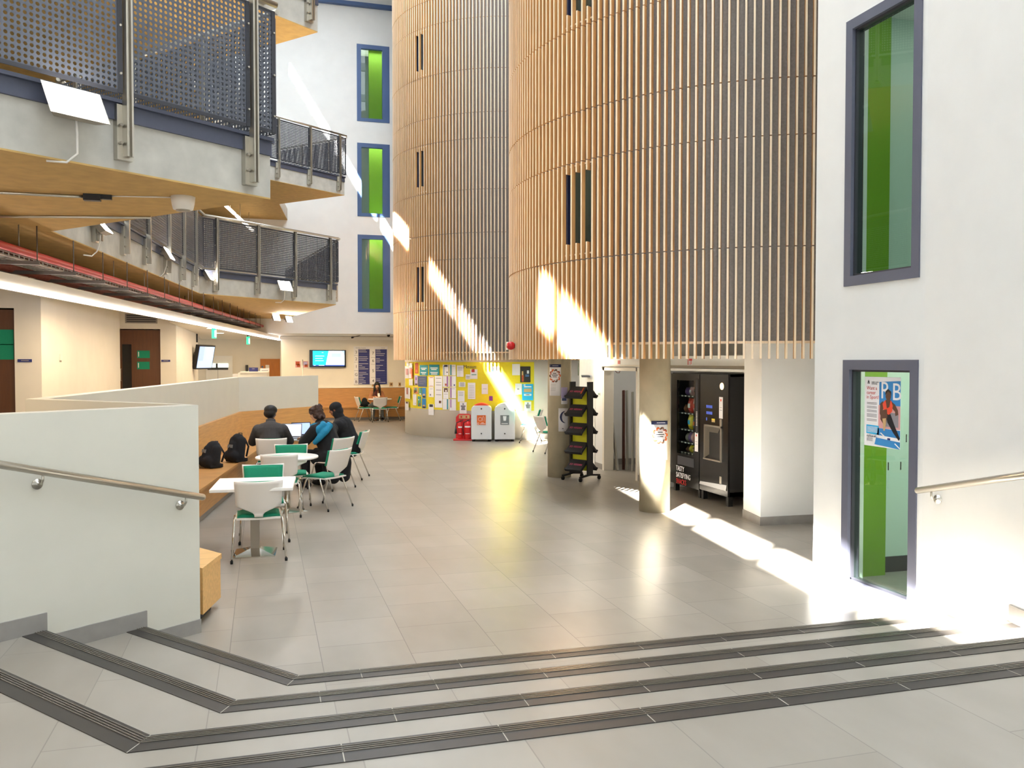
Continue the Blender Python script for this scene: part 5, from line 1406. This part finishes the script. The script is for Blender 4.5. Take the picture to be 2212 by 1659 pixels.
ROWS = [
 (0, [(11.62, .12, .16, 'snack_orange', 'snack_brown'), (11.76, .12, .13, 'snack_pink', 'paper'), (11.90, .11, .12, 'snack_purple', None), (11.52, .08, .12, 'snack_brown', None)]),
 (1, [(11.80, .14, .22, 'snack_red', 'paper'), (11.64, .14, .23, 'snack_pink', 'snack_red'), (11.51, .10, .20, 'snack_yellow', None), (11.94, .1, .12, 'snack_brown', None)]),
 (2, [(11.80, .13, .22, 'snack_yellow', 'sky_blue'), (11.64, .13, .20, 'snack_blue', 'snack_orange'), (11.52, .09, .16, 'snack_brown', None)]),
 (3, [(11.80, .07, .15, 'snack_purple', None), (11.71, .07, .15, 'snack_pink', None), (11.62, .07, .16, 'snack_brown', 'snack_red'), (11.53, .07, .15, 'snack_purple', 'paper'), (11.89, .07, .13, 'steel_dull', None)]),
 (4, [(11.76, .09, .11, 'snack_yellow', None), (11.66, .07, .10, 'snack_brown', 'snack_yellow'), (11.57, .07, .10, 'snack_orange', None), (11.87, .08, .08, 'snack_brown', None)]),
]
ORD = ['top', 'second', 'third', 'fourth', 'bottom']
NMC = {'snack_orange': 'orange', 'snack_pink': 'pale pink', 'snack_purple': 'purple', 'snack_brown': 'brown', 'snack_red': 'red', 'snack_yellow': 'yellow', 'snack_blue': 'blue', 'steel_dull': 'silver'}
for ri, items in ROWS:
    srt = sorted(items, key=lambda q: -q[0])
    for k, (y, w, h, m, m2) in enumerate(srt):
        pos = ['first', 'second', 'third', 'fourth', 'fifth'][k]
        packet('%s packet, %s from the left on the %s shelf of the vending machine' % (NMC[m], pos, ORD[ri]), y, RZ[ri], w, h, m, m2)
lw = (-1, 0)
wall_card('service_sticker', 'tall white sticker at the right edge of the drinks door', 'sticker', (VX - .001, 10.69, 1.36), lw, 0.10, 0.30, 'paper', t=0.002, lines=[('orange_red', -.12, .15, .3, .4), ('ink_soft', -.3, .3, 0., .02), ('ink_soft', -.3, .3, -.12, -.1)])
wall_card('service_sticker', 'tall white sticker at the lower right of the snack window', 'sticker', (VX - .001, 11.39, 0.82), lw, 0.10, 0.28, 'paper', t=0.002, lines=[('orange_red', -.12, .15, .3, .4), ('ink_soft', -.3, .3, 0., .02), ('ink_soft', -.3, .3, -.12, -.1)])
wall_card('price_sticker', 'small yellow sticker above the cup bay of the vending machine', 'sticker', (VX - .001, 10.90, 1.10 + .07), lw, 0.09, 0.05, 'tan', t=0.002, lines=[('snack_yellow', -.5, .5, 0.1, .5)])
wall_card('red_notice', 'small orange-red notice above the open storeroom', 'sign', (RX - .001, 14.08, 1.99), lw, 0.10, 0.065, 'red_paint', t=0.004, lines=[('brick_red', -.4, .4, .1, .2), ('brick_red', -.4, .3, -.2, -.1)])
wall_card('red_notice', 'red and white torn notice over the vending machine', 'sign', (RX - .001, 11.44, 1.995), lw, 0.16, 0.10, 'paper', t=0.004, lines=[('red', -.45, -.3, -.4, .45), ('red', -.2, .4, .2, .5), ('red', -.02, .05, -.4, .2), ('red', .2, .28, -.3, .2)])
wall_card('exit_button', 'small green door button on the white wall right of the leaflet rack', 'button', (RX - .001, 15.0, 1.395), lw, 0.09, 0.05, 'plastic_white', t=0.012, lines=[('sea_green', -.25, .3, -.25, .25)])

# ------------------------------------------------------------------ storeroom boards
def lean_board(label, p0, p1, w, th, m, group=None):
    """plank leaning: p0 foot centre, p1 head centre"""
    b = MB().use(m); d = Vector(p1) - Vector(p0)
    b.bar((0, 0, 0), tuple(d), th, w, up=(0, 1, 0)); o = b.build('leaning_board', loc=p0); tag(o, label, 'board', group); return o
lean_board('tall dark red-brown board leaning at the right inside the storeroom', (6.66, 14.42, 0.0), (6.76, 14.42, 1.52), 0.40, 0.03, 'board_brown')
lean_board('tall grey-edged board in front of the brown one in the storeroom', (6.43, 14.60, 0.0), (6.53, 14.86, 1.46), 0.06, 0.03, 'board_grey')
lean_board('second tall pale board leaning in the storeroom, nearest the brown one', (6.47, 14.44, 0.0), (6.56, 14.66, 1.44), 0.05, 0.03, 'board_grey')
lean_board('dark narrow board at the left of the leaning stack in the storeroom', (6.40, 14.70, 0.0), (6.50, 14.94, 1.46), 0.06, 0.03, 'board_brown')
lean_board('short pale plank leaning on the storeroom door jamb', (6.25, 14.62, 0.0), (6.24, 14.86, 0.86), 0.09, 0.025, 'board_grey')
lean_board('short dark plank behind the pale plank at the storeroom jamb', (6.22, 14.72, 0.0), (6.21, 14.90, 0.90), 0.05, 0.02, 'steel_dull')
b = MB().use('rust'); b.tube([(RX + .1, 14.55, 1.86), (RX + .12, 14.45, 1.80), (RX + .12, 14.35, 1.80), (RX + .1, 14.25, 1.86)], 0.006, 6); tag(b.build('cable_loop'), 'thin brown cable hanging in a loop from the storeroom lintel', 'cable')
t = thing('glass_shelf', 'dark glass shelf with spiky grass above the leaflet rack', 'shelf', (6.02, 15.9, 1.70), R(70))
MB().use('dark_metal').box(-0.5, 0.5, -0.16, 0.0, 0, 0.03).build('board', t)
b = MB().use('plant_green'); rr = random.Random(9)
for k in range(26):
    x = rr.uniform(-.45, .45); b.tube([(x, .06, .03), (x + rr.uniform(-.03, .03), .06, .12), (x + rr.uniform(-.08, .08), .06, rr.uniform(.15, .28))], [0.005, 0.004, 0.001], 4)
tag(b.build('ornamental_grass', loc=(6.02, 15.9, 1.70)), 'spiky dark grass standing on the dark shelf above the leaflet rack', 'plant'); bpy.data.objects['ornamental_grass'].rotation_euler = (0, 0, R(70))

# ------------------------------------------------------------------ leaflet rack
t = thing('leaflet_rack', 'black wheeled leaflet rack with sloping shelves beside the round column', 'rack', (5.17, 13.66, 0), R(30))
b = MB().use('black_plastic')
for y in (-0.19, 0.19): b.box(-0.07, 0.07, y - 0.012, y + 0.012, 0.10, 1.66)
b.build('uprights', t)
b = MB().use('rack_yellow'); b.box(-0.008, 0.008, -0.178, 0.178, 0.16, 1.5); b.build('back_sheet', t, label='yellow back sheet')
for (a, s, l) in ((-1, -0.19, 1), (1, -0.19, 1), (-1, 0.19, 1), (1, 0.19, 1)):
    b = MB().use('black_plastic'); b.bar((0, s, 0.10), (a * 0.26, s, 0.075), 0.035, 0.03); b.build('leg', t)
    b = MB().use('rubber'); Mw = Matrix.Translation((a * 0.25, s, 0.035)) @ Matrix.Rotation(R(90), 4, 'X'); b.lathe([(0.034, -0.014), (0.034, 0.014)], (0, 0, 0), 14, Mw); b.build('castor', t)
SH = [0.20, 0.50, 0.82, 1.13, 1.43]
for k, z in enumerate(SH):
    for a in (-1, 1):
        b = MB().use('black_plastic'); M_ = Matrix.Translation((a * 0.02, 0, z + 0.14)) @ Matrix.Rotation(a * R(42), 4, 'Y')
        lo, hi = (0.0, 0.25) if a > 0 else (-0.25, 0.0)
        b.box(lo, hi, -0.178, 0.178, -0.012, 0.0, M_); e = hi if a > 0 else lo
        b.box(e - .012, e + .012, -0.178, 0.178, -0.02, 0.035, M_); b.build('shelf', t)
RK = Matrix.Translation((5.17, 13.66, 0)) @ Matrix.Rotation(R(30), 4, 'Z')
for k, z in enumerate(SH):
    for a in (-1, 1):
        M_ = RK @ Matrix.Translation((a * 0.02, 0, z + 0.14)) @ Matrix.Rotation(a * R(42), 4, 'Y')
        lo, hi = (0.02, 0.235) if a > 0 else (-0.235, -0.02)
        l = thing('leaflet_stack', 'stack of black leaflets with pink lettering on the %s %s shelf of the rack' % ((['lowest', 'second lowest', 'middle', 'second highest', 'highest'][k]), 'left' if a < 0 else 'right'), 'leaflets', (0, 0, 0), 0, 'leaflets on the rack')
        l.matrix_world = M_; l.location = M_.to_translation(); l.rotation_euler = M_.to_euler()
        b = MB().use('card_black'); b.box(lo, hi, -0.165, 0.165, 0.001, 0.028); b.build('pile', l)
        b = MB(); text_mesh(b, 'SO VEGAN', 0.055, Matrix.Translation(((lo + hi) / 2 + a * .01, 0.0, 0.0286)) @ Matrix.Rotation(R(-90) if a < 0 else R(90), 4, 'Z'), 'pink'); b.build('lettering', l)
        if k == 4:
            b = MB().use('orange'); b.add([(lo + .05, -.15, .029), (hi - .02, -.13, .029), (hi - .02, -.10, .029), (lo + .05, -.12, .029)], [(0, 1, 2, 3), (3, 2, 1, 0)]); b.build('picture', l)

# ------------------------------------------------------------------ posters on the columns and the glass
def col_poster(label, cx, cy, a0, a1, z0, z1, kind):
    t = thing('column_poster', label, 'poster', (cx, cy, 0)); r = 0.2075
    def patch(b, u0, u1, v0, v1, lift=0.0):
        n = 6; 
        b.grid(lambda u, v: ((r + lift) * math.cos(R(a0 + (a1 - a0) * (u0 + (u1 - u0) * u))), (r + lift) * math.sin(R(a0 + (a1 - a0) * (u0 + (u1 - u0) * u))), z0 + (z1 - z0) * (v0 + (v1 - v0) * v)), n, 2, 0.0012)
    b = MB().use('paper'); patch(b, 0, 1, 0, 1); b.build('sheet', t)
    if kind == 'ring':
        b = MB().use('navy_dark'); patch(b, 0, 1, 0.905, 1, 0.0015); b.use('paper'); patch(b, .3, .8, .945, .958, .003); b.build('header', t)
        b = MB().use('brick_red')
        for k in range(10):
            q = 2 * PI * k / 10; c = (0.5 + 0.37 * math.cos(q), 0.635 + 0.17 * math.sin(q))
            b.use(('orange', 'brick_red', 'tan')[k % 3] if k % 3 != 2 else 'brown_photo')
            pts = []
            for s in range(5):
                qq = q + 0.6 * (s / 4 - .3); rr_ = 0.37 + 0.06 * math.sin(s * 1.2)
                u, v = .5 + rr_ * math.cos(qq) * 1.05, .635 + rr_ * .47 * math.sin(qq); a_ = R(a0 + (a1 - a0) * min(max(u, .02), .98))
                pts.append(((r + .003) * math.cos(a_), (r + .003) * math.sin(a_), z0 + (z1 - z0) * v))
            b.tube(pts, [0.008, 0.013, 0.012, 0.009, 0.004], 6)
        b.build('ring_of_arms', t)
        b = MB().use('ink')
        for (v, w_) in ((.70, .14), (.645, .24), (.59, .18)): patch(b, .5 - w_, .5 + w_, v, v + .022, .002)
        b.use('ink_soft')
        for v in (.34, .27, .22, .17): patch(b, .12, .6, v, v + .006, .002)
        b.build('print', t)
    elif kind == 'moon':
        b = MB().use('purple')
        pts = []
        for s in range(9):
            q = R(100 + 160 * s / 8); u, v = .72 + .5 * math.cos(q), .62 + .26 * math.sin(q); a_ = R(a0 + (a1 - a0) * u)
            pts.append(((r + .003) * math.cos(a_), (r + .003) * math.sin(a_), z0 + (z1 - z0) * v))
        b.use('navy_dark'); b.tube(pts, [0.003, .008, .013, .017, .019, .017, .013, .009, .004], 6); b.build('crescent', t)
        b = MB().use('ink_soft'); patch(b, .35, .5, .1, .14, .002); patch(b, .4, .6, .05, .055, .002); b.build('print', t)
    else:
        b = MB().use('lilac'); patch(b, 0, 1, .35, 1., .0015); b.use('slate_paper'); patch(b, .1, .8, .2, .35, .002); b.build('print', t)
    return t
C1x, C1y = 4.955, 14.16
col_poster('poster with an orange ring of arms and navy header on the far round column', C1x, C1y, 196, 258, 1.415, 1.955, 'ring')
col_poster('lilac leaflet on the far round column, half behind the rack', C1x, C1y, 259, 292, 1.27, 1.56, 'plain')
col_poster('white poster with a dark purple crescent on the round column beside the rack', C1x, C1y, 246, 296, 0.80, 1.20, 'moon')
col_poster('poster with an orange ring of arms on the sunlit near column', 5.045, 10.55, 232, 298, 0.70, 1.222, 'ring')

t = thing('sports_poster', 'tall sports career poster with a hurdler taped inside the lower window', 'poster', (WX + 0.036, 6.0, 0))
PY0, PY1, PZ0, PZ1 = 6.215, 5.785, 1.295, 1.878      # left, right (seen from the hall)
PW, PH = PY0 - PY1, PZ1 - PZ0
Mp = Matrix.Translation((-(WX + 0.036), -6.0, 0)) @ face_M((WX + 0.030, PY0, PZ0), (-1, 0))
def pq(b, m, pts, l=0.001): 
    b.use(m); vs = [Mp @ Vector((u * PW, v * PH, l)) for u, v in pts]; b.add(vs, [list(range(len(vs)))], False)
b = MB().use('paper'); b.box(0, PW, 0, PH, -0.001, 0.0005, Mp); b.build('sheet', t)
b = MB(); pq(b, 'blue', [(.42, .93), (1, .95), (1, .60), (.42, .60)]); pq(b, 'snack_pink', [(.40, .60), (1, .60), (1, .27), (.40, .27)], .0009); pq(b, 'blue', [(.40, .27), (1, .26), (1, 0), (.30, .03)]); pq(b, 'paper', [(.36, .13), (1, .10), (1, .15), (.36, .17)], .0016)
pq(b, 'paper', [(.45, .20), (.60, .14), (.62, .15), (.48, .21)], .0017); pq(b, 'paper', [(.85, .07), (1, .0), (1, .02), (.87, .08)], .0017); pq(b, 'navy', [(.66, .115), (.74, .113), (.74, .14), (.66, .142)], .0018); pq(b, 'ink_soft', [(.55, .50), (.95, .50), (.95, .30), (.55, .30)], .00095)
b.build('picture', t)
b = MB()
pq(b, 'black_cloth', [(.60, .50), (.74, .48), (.85, .33), (1, .15), (.97, .12), (.82, .22), (.66, .36)], .0022)
pq(b, 'skin_dark', [(.53, .53), (.64, .55), (.66, .46), (.62, .34), (.55, .33), (.46, .40), (.47, .47)], .0024)
pq(b, 'tan', [(.52, .41), (.62, .42), (.62, .34), (.59, .24), (.55, .24), (.54, .34)], .0028)
pq(b, 'skin_dark', [(.45, .62), (.53, .66), (.58, .60), (.52, .52), (.48, .43), (.44, .48)], .002)
pq(b, 'skin_dark', [(.76, .66), (.86, .62), (.94, .54), (.95, .48), (.87, .46), (.86, .52), (.76, .58)], .002)
pq(b, 'orange_red', [(.52, .62), (.58, .67), (.76, .67), (.80, .60), (.78, .52), (.70, .47), (.56, .50)], .0023)
pq(b, 'skin_dark', [(.60, .68), (.74, .68), (.71, .58), (.64, .56)], .0026)
pq(b, 'skin_dark', [(.60, .72), (.62, .78), (.68, .81), (.74, .78), (.75, .72), (.71, .66), (.65, .66)], .0028)
pq(b, 'hair_black', [(.59, .74), (.60, .80), (.67, .835), (.75, .80), (.765, .73), (.74, .77), (.67, .80), (.62, .77)], .003)
b.build('hurdler', t)
b = MB()
def PT_(s, size, u, v, m, al='LEFT'): text_mesh(b, s, size, Mp @ Matrix.Translation((u * PW, v * PH, 0.0022)), m, al, ext=0.0003)
PT_('R', 0.20, .45, .80, 'paper'); PT_('B', 0.20, .77, .785, 'paper')
b.build('big_letters', t); b = MB()
PT_('Want a', 0.043, .06, .835, 'red_paint'); PT_('career', 0.043, .06, .77, 'red_paint'); PT_('in Sport?', 0.043, .06, .705, 'red_paint')
b.build('headline', t); b = MB()
PT_('anglia.ac.uk', 0.026, .07, .145, 'ink'); b.build('web_address', t); b = MB()
PT_('anglia ruskin', 0.018, .2, .925, 'ink'); PT_('university', 0.018, .2, .90, 'ink')
b.build('small_heading', t)
b = MB(); pq(b, 'sky_blue', [(.06, .305), (.42, .30), (.42, .165), (.06, .18)])
for v in (.28, .262, .244, .226, .208): pq(b, 'paper', [(.08, v), (.38, v - .002), (.38, v - .009), (.08, v - .007)], .0016)
b.build('blue_box', t); b = MB()
for v in (.63, .612, .575, .557, .52, .502, .465, .447, .429, .39, .372): pq(b, 'ink_soft', [(.07, v), (.36, v - .002), (.36, v - .01), (.07, v - .008)], .0016)
b.build('text_lines', t); b = MB()
for v in (.115, .098, .08): pq(b, 'ink_soft', [(.07, v), (.25, v - .001), (.25, v - .008), (.07, v - .007)], .0016)
b.build('contact_lines', t); b = MB()
pq(b, 'ink', [(.08, .90), (.15, .90), (.15, .91), (.08, .91)], .0016); pq(b, 'ink', [(.085, .915), (.145, .915), (.115, .96)], .0016)
b.build('crest', t)

# fire bell on the near tower
t = thing('fire_alarm_sounder', 'round red fire alarm sounder on the left edge of the nearer tower', 'alarm', (3.585, 12.50, 2.24), R(-8))
MB().use('plastic_white').box(-0.05, 0.02, -0.05, 0.05, -0.06, 0.06).build('base', t)
b = MB().use('red'); b.lathe([(0.05, 0.0), (0.062, 0.01), (0.062, 0.07), (0.045, 0.095)], (0, 0, 0), 18, Matrix.Translation((0.0, -0.03, 0)) @ Matrix.Rotation(R(90), 4, 'X')); b.build('horn', t)

# ------------------------------------------------------------------ floodlights on the gallery edge
def floodlight(label, p, rz, s=1.0, tilt=28, cable=True, drop=0.35):
    t = thing('floodlight', label, 'light', p, rz, 'floodlights on the gallery edges')
    M_ = Matrix.Translation((0, -0.14, 0)) @ Matrix.Rotation(R(-tilt), 4, 'X')
    b = MB().use('steel_dull'); w_, h_ = 0.19 * s, 0.125 * s
    vs = [(-w_, 0, -h_), (w_, 0, -h_), (w_, 0, h_), (-w_, 0, h_), (-w_ * .7, .07, -h_ * .7), (w_ * .7, .07, -h_ * .7), (w_ * .7, .07, h_ * .7), (-w_ * .7, .07, h_ * .7)]
    b.add([M_ @ Vector(v) for v in vs], [(0, 1, 2, 3), (7, 6, 5, 4), (0, 4, 5, 1), (1, 5, 6, 2), (2, 6, 7, 3), (3, 7, 4, 0)], False); b.build('housing', t)
    b = MB().use('flood'); b.box(-w_ * .92, w_ * .92, -0.006, -0.001, -h_ * .9, h_ * .9, M_); b.build('lens', t)
    b = MB().use('steel_dull'); b.bar((-0.03, -0.09, 0), (-0.03, 0, 0), 0.03, 0.03); b.bar((0.03, -.09, 0), (.03, 0, 0), .03, .03); b.build('bracket', t)
    if cable:
        b = MB().use('plastic_white'); b.tube([(0.02, -0.10, -0.10), (0.03, -0.09, -0.18), (0.05, -0.05, -drop + .06), (0.0, -0.01, -drop), (-0.1, 0.05, -drop)], 0.008, 6); b.build('cable', t)
    Mw = Matrix.Translation(p) @ Matrix.Rotation(rz, 4, 'Z') @ Matrix.Translation((0, -0.20, -0.03))
    FLOODS.append((Mw.to_translation(), (Mw.to_3x3() @ (Matrix.Rotation(R(-tilt), 3, 'X') @ Vector((0, -1, 0)))), s))
    return t
FLOODS = []
ga = math.atan2(gd.y, gd.x)
ra = math.atan2(0.873 - 0, 0.1) ; md_ = Vector((q1.x - q0.x, q1.y - q0.y)); ma = math.atan2(md_.y, md_.x)
fe = Vector((1.62 + 1.144, 20.15 - 17.604)); fa = math.atan2(fe.y, fe.x)
def edge_pt(p, n, off): return (p[0] + n[0] * off, p[1] + n[1] * off)
gn = (gd.y, -gd.x)
floodlight('large glowing floodlight on the nearest overhead gallery edge at the far left', (-1.215, 6.19, 3.655), ga - PI * 0 , 1.0, 30, True, 0.36)
FL = floodlight('floodlight high on the long gallery run, nearest of that run, partly edge-on', (-1.88, 10.83, 3.56), ma, 0.8, 40)
floodlight('floodlight hanging below the long gallery run, third along from the left', (-1.51, 14.24, 3.66), ma, 0.85, 30)
floodlight('floodlight just before the farther projecting gallery corner', (-1.13, 17.7, 3.67), ma, 0.85, 30)
floodlight('bright floodlight facing us on the farther projecting gallery edge', (0.372, 18.96, 3.60), fa, 0.95, 25)

floodlight('left one of two small floodlights hung under the far end of the lower gallery', (0.26, 24.5, 3.20), R(50), 0.75, 20, False)
floodlight('right one of two small floodlights hung under the far end of the lower gallery', (0.60, 25.0, 3.18), R(55), 0.75, 20, False)

# ------------------------------------------------------------------ services under the gallery
t = thing('sprinkler_pipe', 'long red pipe running under the lower gallery above the corridor', 'pipe', (0, 0, 0))
b = MB().use('red_paint'); b.tube([(-2.75, 4.55, 3.06), (-2.263, 8.744, 3.06), (0.0, 26.9, 3.06)], 0.036, 10); b.build('pipe_run', t)
b = MB().use('steel_dull')
pd = (Vector((0.333, 29.5)) - Vector((-2.263, 8.744)))
for k in range(12):
    p = Vector((-2.263, 8.744)) + pd * (k / 14 + .02); b.tube([(p.x, p.y, 3.06), (p.x, p.y, 3.30)], 0.006, 6)
b.build('hangers', t)
t = thing('cable_tray', 'wire basket cable tray running beside the red pipe', 'cable tray', (0, 0, 0))
b = MB().use('wire'); pdn = pd.normalized(); pn_ = Vector((-pdn.y, pdn.x))
A0 = Vector((-2.70, 4.9)) + pn_ * 0.10
for off, z in ((0, 3.07), (0, 3.03), (0, 2.99), (0.08, 2.99), (0.16, 2.99), (0.24, 2.99), (0.24, 3.03), (0.24, 3.07)):
    a_ = A0 + pn_ * off; c_ = a_ + pdn * 22.0; b.bar((a_.x, a_.y, z), (c_.x, c_.y, z), 0.009, 0.009)
for k in range(183):
    c_ = A0 + pdn * (k * 0.12)
    e = c_ + pn_ * 0.24
    b.bar((c_.x, c_.y, 2.99), (c_.x, c_.y, 3.07), 0.009, 0.009); b.bar((c_.x, c_.y, 2.99), (e.x, e.y, 2.99), 0.009, 0.009)
b.build('basket', t)
b = MB().use('rust'); 
for j in range(3):
    a_ = A0 + pn_ * (0.06 + .05 * j); b.tube([(a_ + pdn * k * 1.2 + pn_ * (0.02 * math.sin(k * 1.7 + j))).to_3d() + Vector((0, 0, 3.005)) for k in range(18)], 0.011, 6)
b.build('cables', t)
rs = random.Random(11)
for k in range(19):
    y0 = 7.2 + k * 1.0; xb = -2.263 + (y0 - 8.744) * pd.x / pd.y
    o = MB().use('channel_metal')
    ln = rs.uniform(0.9, 1.25) if y0 < 17.4 else rs.uniform(.45, .6)
    o.box(-ln, 0.16, -0.02, 0.02, 0, 0.035); o.tube([(-ln + .1, 0, .03), (-ln + .1, 0, .37)], 0.006, 6); o.tube([(0.14, 0, .02), (0.14, 0, .37)], 0.006, 6)
    ob = o.build('support_channel', loc=(xb, y0, 2.93)); tag(ob, 'grey metal support channel under the gallery carrying the tray and pipe', 'bracket', 'support channels under the lower gallery')
DUCTS = [(-0.45, 2.99, 0.05, 'rust'), (-0.62, 3.05, 0.06, 'steel_dull'), (-0.72, 3.12, 0.10, 'steel_dull'), (-0.30, 3.12, 0.03, 'rust')]
for i, (off, z, r_, m_) in enumerate(DUCTS):
    a_ = Vector((-2.75, 4.9)) - pn_ * -off * -1 if False else Vector((-2.75, 4.9)) + pn_ * (-off); c_ = a_ + pdn * 14.0
    b = MB().use(m_); b.tube([(a_.x, a_.y, z), (c_.x, c_.y, z)], r_, 10)
    tag(b.build('service_pipe'), ['thin rusty pipe nearest the wire cable tray under the gallery', 'grey conduit behind the cable tray under the gallery', 'wide grey duct deepest under the gallery', 'thin rusty pipe highest under the gallery'][i], 'pipe')
t = thing('smoke_detector', 'white round detector on the tan underside of the nearest gallery corner', 'detector', (-0.593, 7.25, 3.30))
b = MB().use('plastic_white'); b.lathe([(0.05, -0.105), (0.075, -0.10), (0.085, -0.06), (0.092, 0.0)], seg=24); b.build('shell', t)
b = MB().use('steel_dull'); b.lathe([(0.052, -0.112), (0.056, -0.104)], seg=20); b.build('grille', t)
b = MB().use('steel'); b.tube([(-2.9, 7.35, 3.28), (-1.28, 7.34, 3.28)], 0.013, 8); b.use('black_plastic'); b.box(-1.32, -1.20, 7.31, 7.37, 3.25, 3.30); b.box(-1.2, -1.12, 7.32, 7.36, 3.265, 3.30); b.use('plastic_white'); b.tube([(-1.12, 7.34, 3.293), (-0.66, 7.26, 3.293)], 0.005, 6)
tag(b.build('conduit'), 'steel conduit ending in a black box beside the white detector', 'conduit')
b = MB().use('steel'); b.tube([(-3.2, 8.56, 3.28), (-2.2, 8.54, 3.28), (-0.94, 8.24, 3.28)], 0.013, 8); tag(b.build('conduit'), 'steel conduit along the far edge of the nearest gallery underside', 'conduit')
b = MB().use('led_soft'); 
for k in range(3):
    e_ = Vector((-0.24, 26.9)) - Vector((-0.86, 22.6))
    p = Vector((-0.86, 22.6)) + e_ * (k / 3); p2 = p + e_ * 0.29
    b.use('led_soft'); b.bar((p.x, p.y, 5.87), (p2.x, p2.y, 5.87), 0.07, 0.05); b.use('steel'); q_ = (p + p2) / 2; b.tube([(q_.x, q_.y, 5.89), (q_.x, q_.y, 6.3)], 0.008, 6)
tag(b.build('strip_light'), 'row of three slim lights under the upper gallery seen past the balustrade', 'light')

d = thing('downlight', 'round white ceiling light under the nearer tower above the leaflet rack', 'light', (5.62, 14.85, 2.405))
b = MB().use('plastic_white'); b.lathe([(0.11, -0.05), (0.13, -0.04), (0.13, 0.0)], seg=24); b.build('bezel', d)
MB().use('downlight').lathe([(0.10, -0.056), (0.10, -0.05)], seg=24).build('lens', d)
# ------------------------------------------------------------------ camera, daylight, lamps
cam = bpy.data.cameras.new('camera'); co = bpy.data.objects.new('camera', cam); COL.objects.link(co)
cam.sensor_fit = 'HORIZONTAL'; cam.sensor_width = 36.0; cam.lens = 36.0 * 1860 / 2212; cam.clip_end = 200
co.location = (0, 0, 2.01)
co.rotation_euler = (R(90) - math.atan(49.5 / 1860), 0, -YAW)
SC.camera = co
SC.view_settings.view_transform = 'Standard'; SC.view_settings.look = 'None'
SC.view_settings.gamma = 1.0; SC.view_settings.exposure = 0.90
SC.view_settings.use_curve_mapping = False
w = bpy.data.worlds.new('sky'); SC.world = w; w.use_nodes = True
bg = w.node_tree.nodes['Background']; bg.inputs['Color'].default_value = (0.84, 0.92, 1.0, 1); bg.inputs['Strength'].default_value = 4.0
def lamp(name, kind, loc, power, color=(1, 1, 1), rot=None, **k):
    l = bpy.data.lights.new(name, kind); l.energy = power; l.color = color
    for a, v in k.items(): setattr(l, a, v)
    o = bpy.data.objects.new(name, l); COL.objects.link(o); o.location = loc
    if rot is not None: o.rotation_euler = rot
    return o
sd = Vector((0.713, 0.775, -1.0))
s = lamp('sun', 'SUN', (-10, -10, 25), 95.0, (1.0, 0.96, 0.9), angle=R(0.6)); s.rotation_euler = sd.to_track_quat('-Z', 'Y').to_euler()
# daylight through the rooflight (portal) 
p = lamp('rooflight_portal', 'AREA', (3.2, 9.75, ZR + 0.02), 1.0, shape='RECTANGLE', size=6.0, size_y=29.5); p.data.cycles.is_portal = True
WARM = (1.0, 0.74, 0.43)
def strip(name, a, b, z, power, wdt=0.12, tilt=(0, 0, 0), n=4):
    a = Vector(a); b = Vector(b); d = b - a; ang = math.atan2(d.y, d.x)
    for i in range(n):
        c = a + d * ((i + 0.5) / n)
        l = lamp(name, 'AREA', (c.x, c.y, z), power / n, WARM, shape='RECTANGLE', size=d.length / n * 0.9, size_y=wdt)
        l.rotation_euler = (0, 0, ang)
strip('led_strip_lamp', (BA.x - 0.2, BA.y), (BB.x - 0.25, BB.y), 2.70, 135, n=5)

def room(name, loc, power, sx, sy, color=(1, .97, .9)):
    return lamp(name, 'AREA', loc, power, color, rot=(0, 0, 0), shape='RECTANGLE', size=sx, size_y=sy)
room('room_fill', (6.0, 5.6, 2.28), 14, 1.6, 1.6); room('room_fill', (6.0, 5.6, 5.18), 5, 1.6, 1.6)  # added fill light so the green room shows through the glass
for z in (6.15, 9.1, 12.0): room('room_fill', (3.4, 27.95, z), 11, 1.4, 0.5)  # added fill light behind each far window, no fixture there
room('alcove_lamp', (-0.9, 29.5, 2.77), 24, 2.0, 3.0, WARM)
room('recess_lamp', (3.0, 28.58, 2.69), 28, 3.4, 0.12, WARM)

q = lamp('entrance_portal', 'AREA', (1.0, -6.05, 1.55), 1.0, shape='RECTANGLE', size=5.0, size_y=1.3, rot=(R(90), 0, 0)); q.data.cycles.is_portal = True

for i, (fp, fd, fs_) in enumerate(FLOODS):
    l = lamp('flood_lamp', 'SPOT', fp, (50, 150, 300, 300, 130, 260, 260)[i], (1.0, 0.82, 0.58), spot_size=R(115), spot_blend=0.6, shadow_soft_size=0.1)
    l.rotation_euler = fd.to_track_quat('-Z', 'Y').to_euler()

room('store_fill', (6.8, 14.1, 2.35), 3, 0.8, 1.2)  # added fill to brighten the storeroom, no lamp visible there

room('tower_downlight_lamp', (5.62, 14.85, 2.34), 10, 0.2, 0.2, (1, .9, .75))
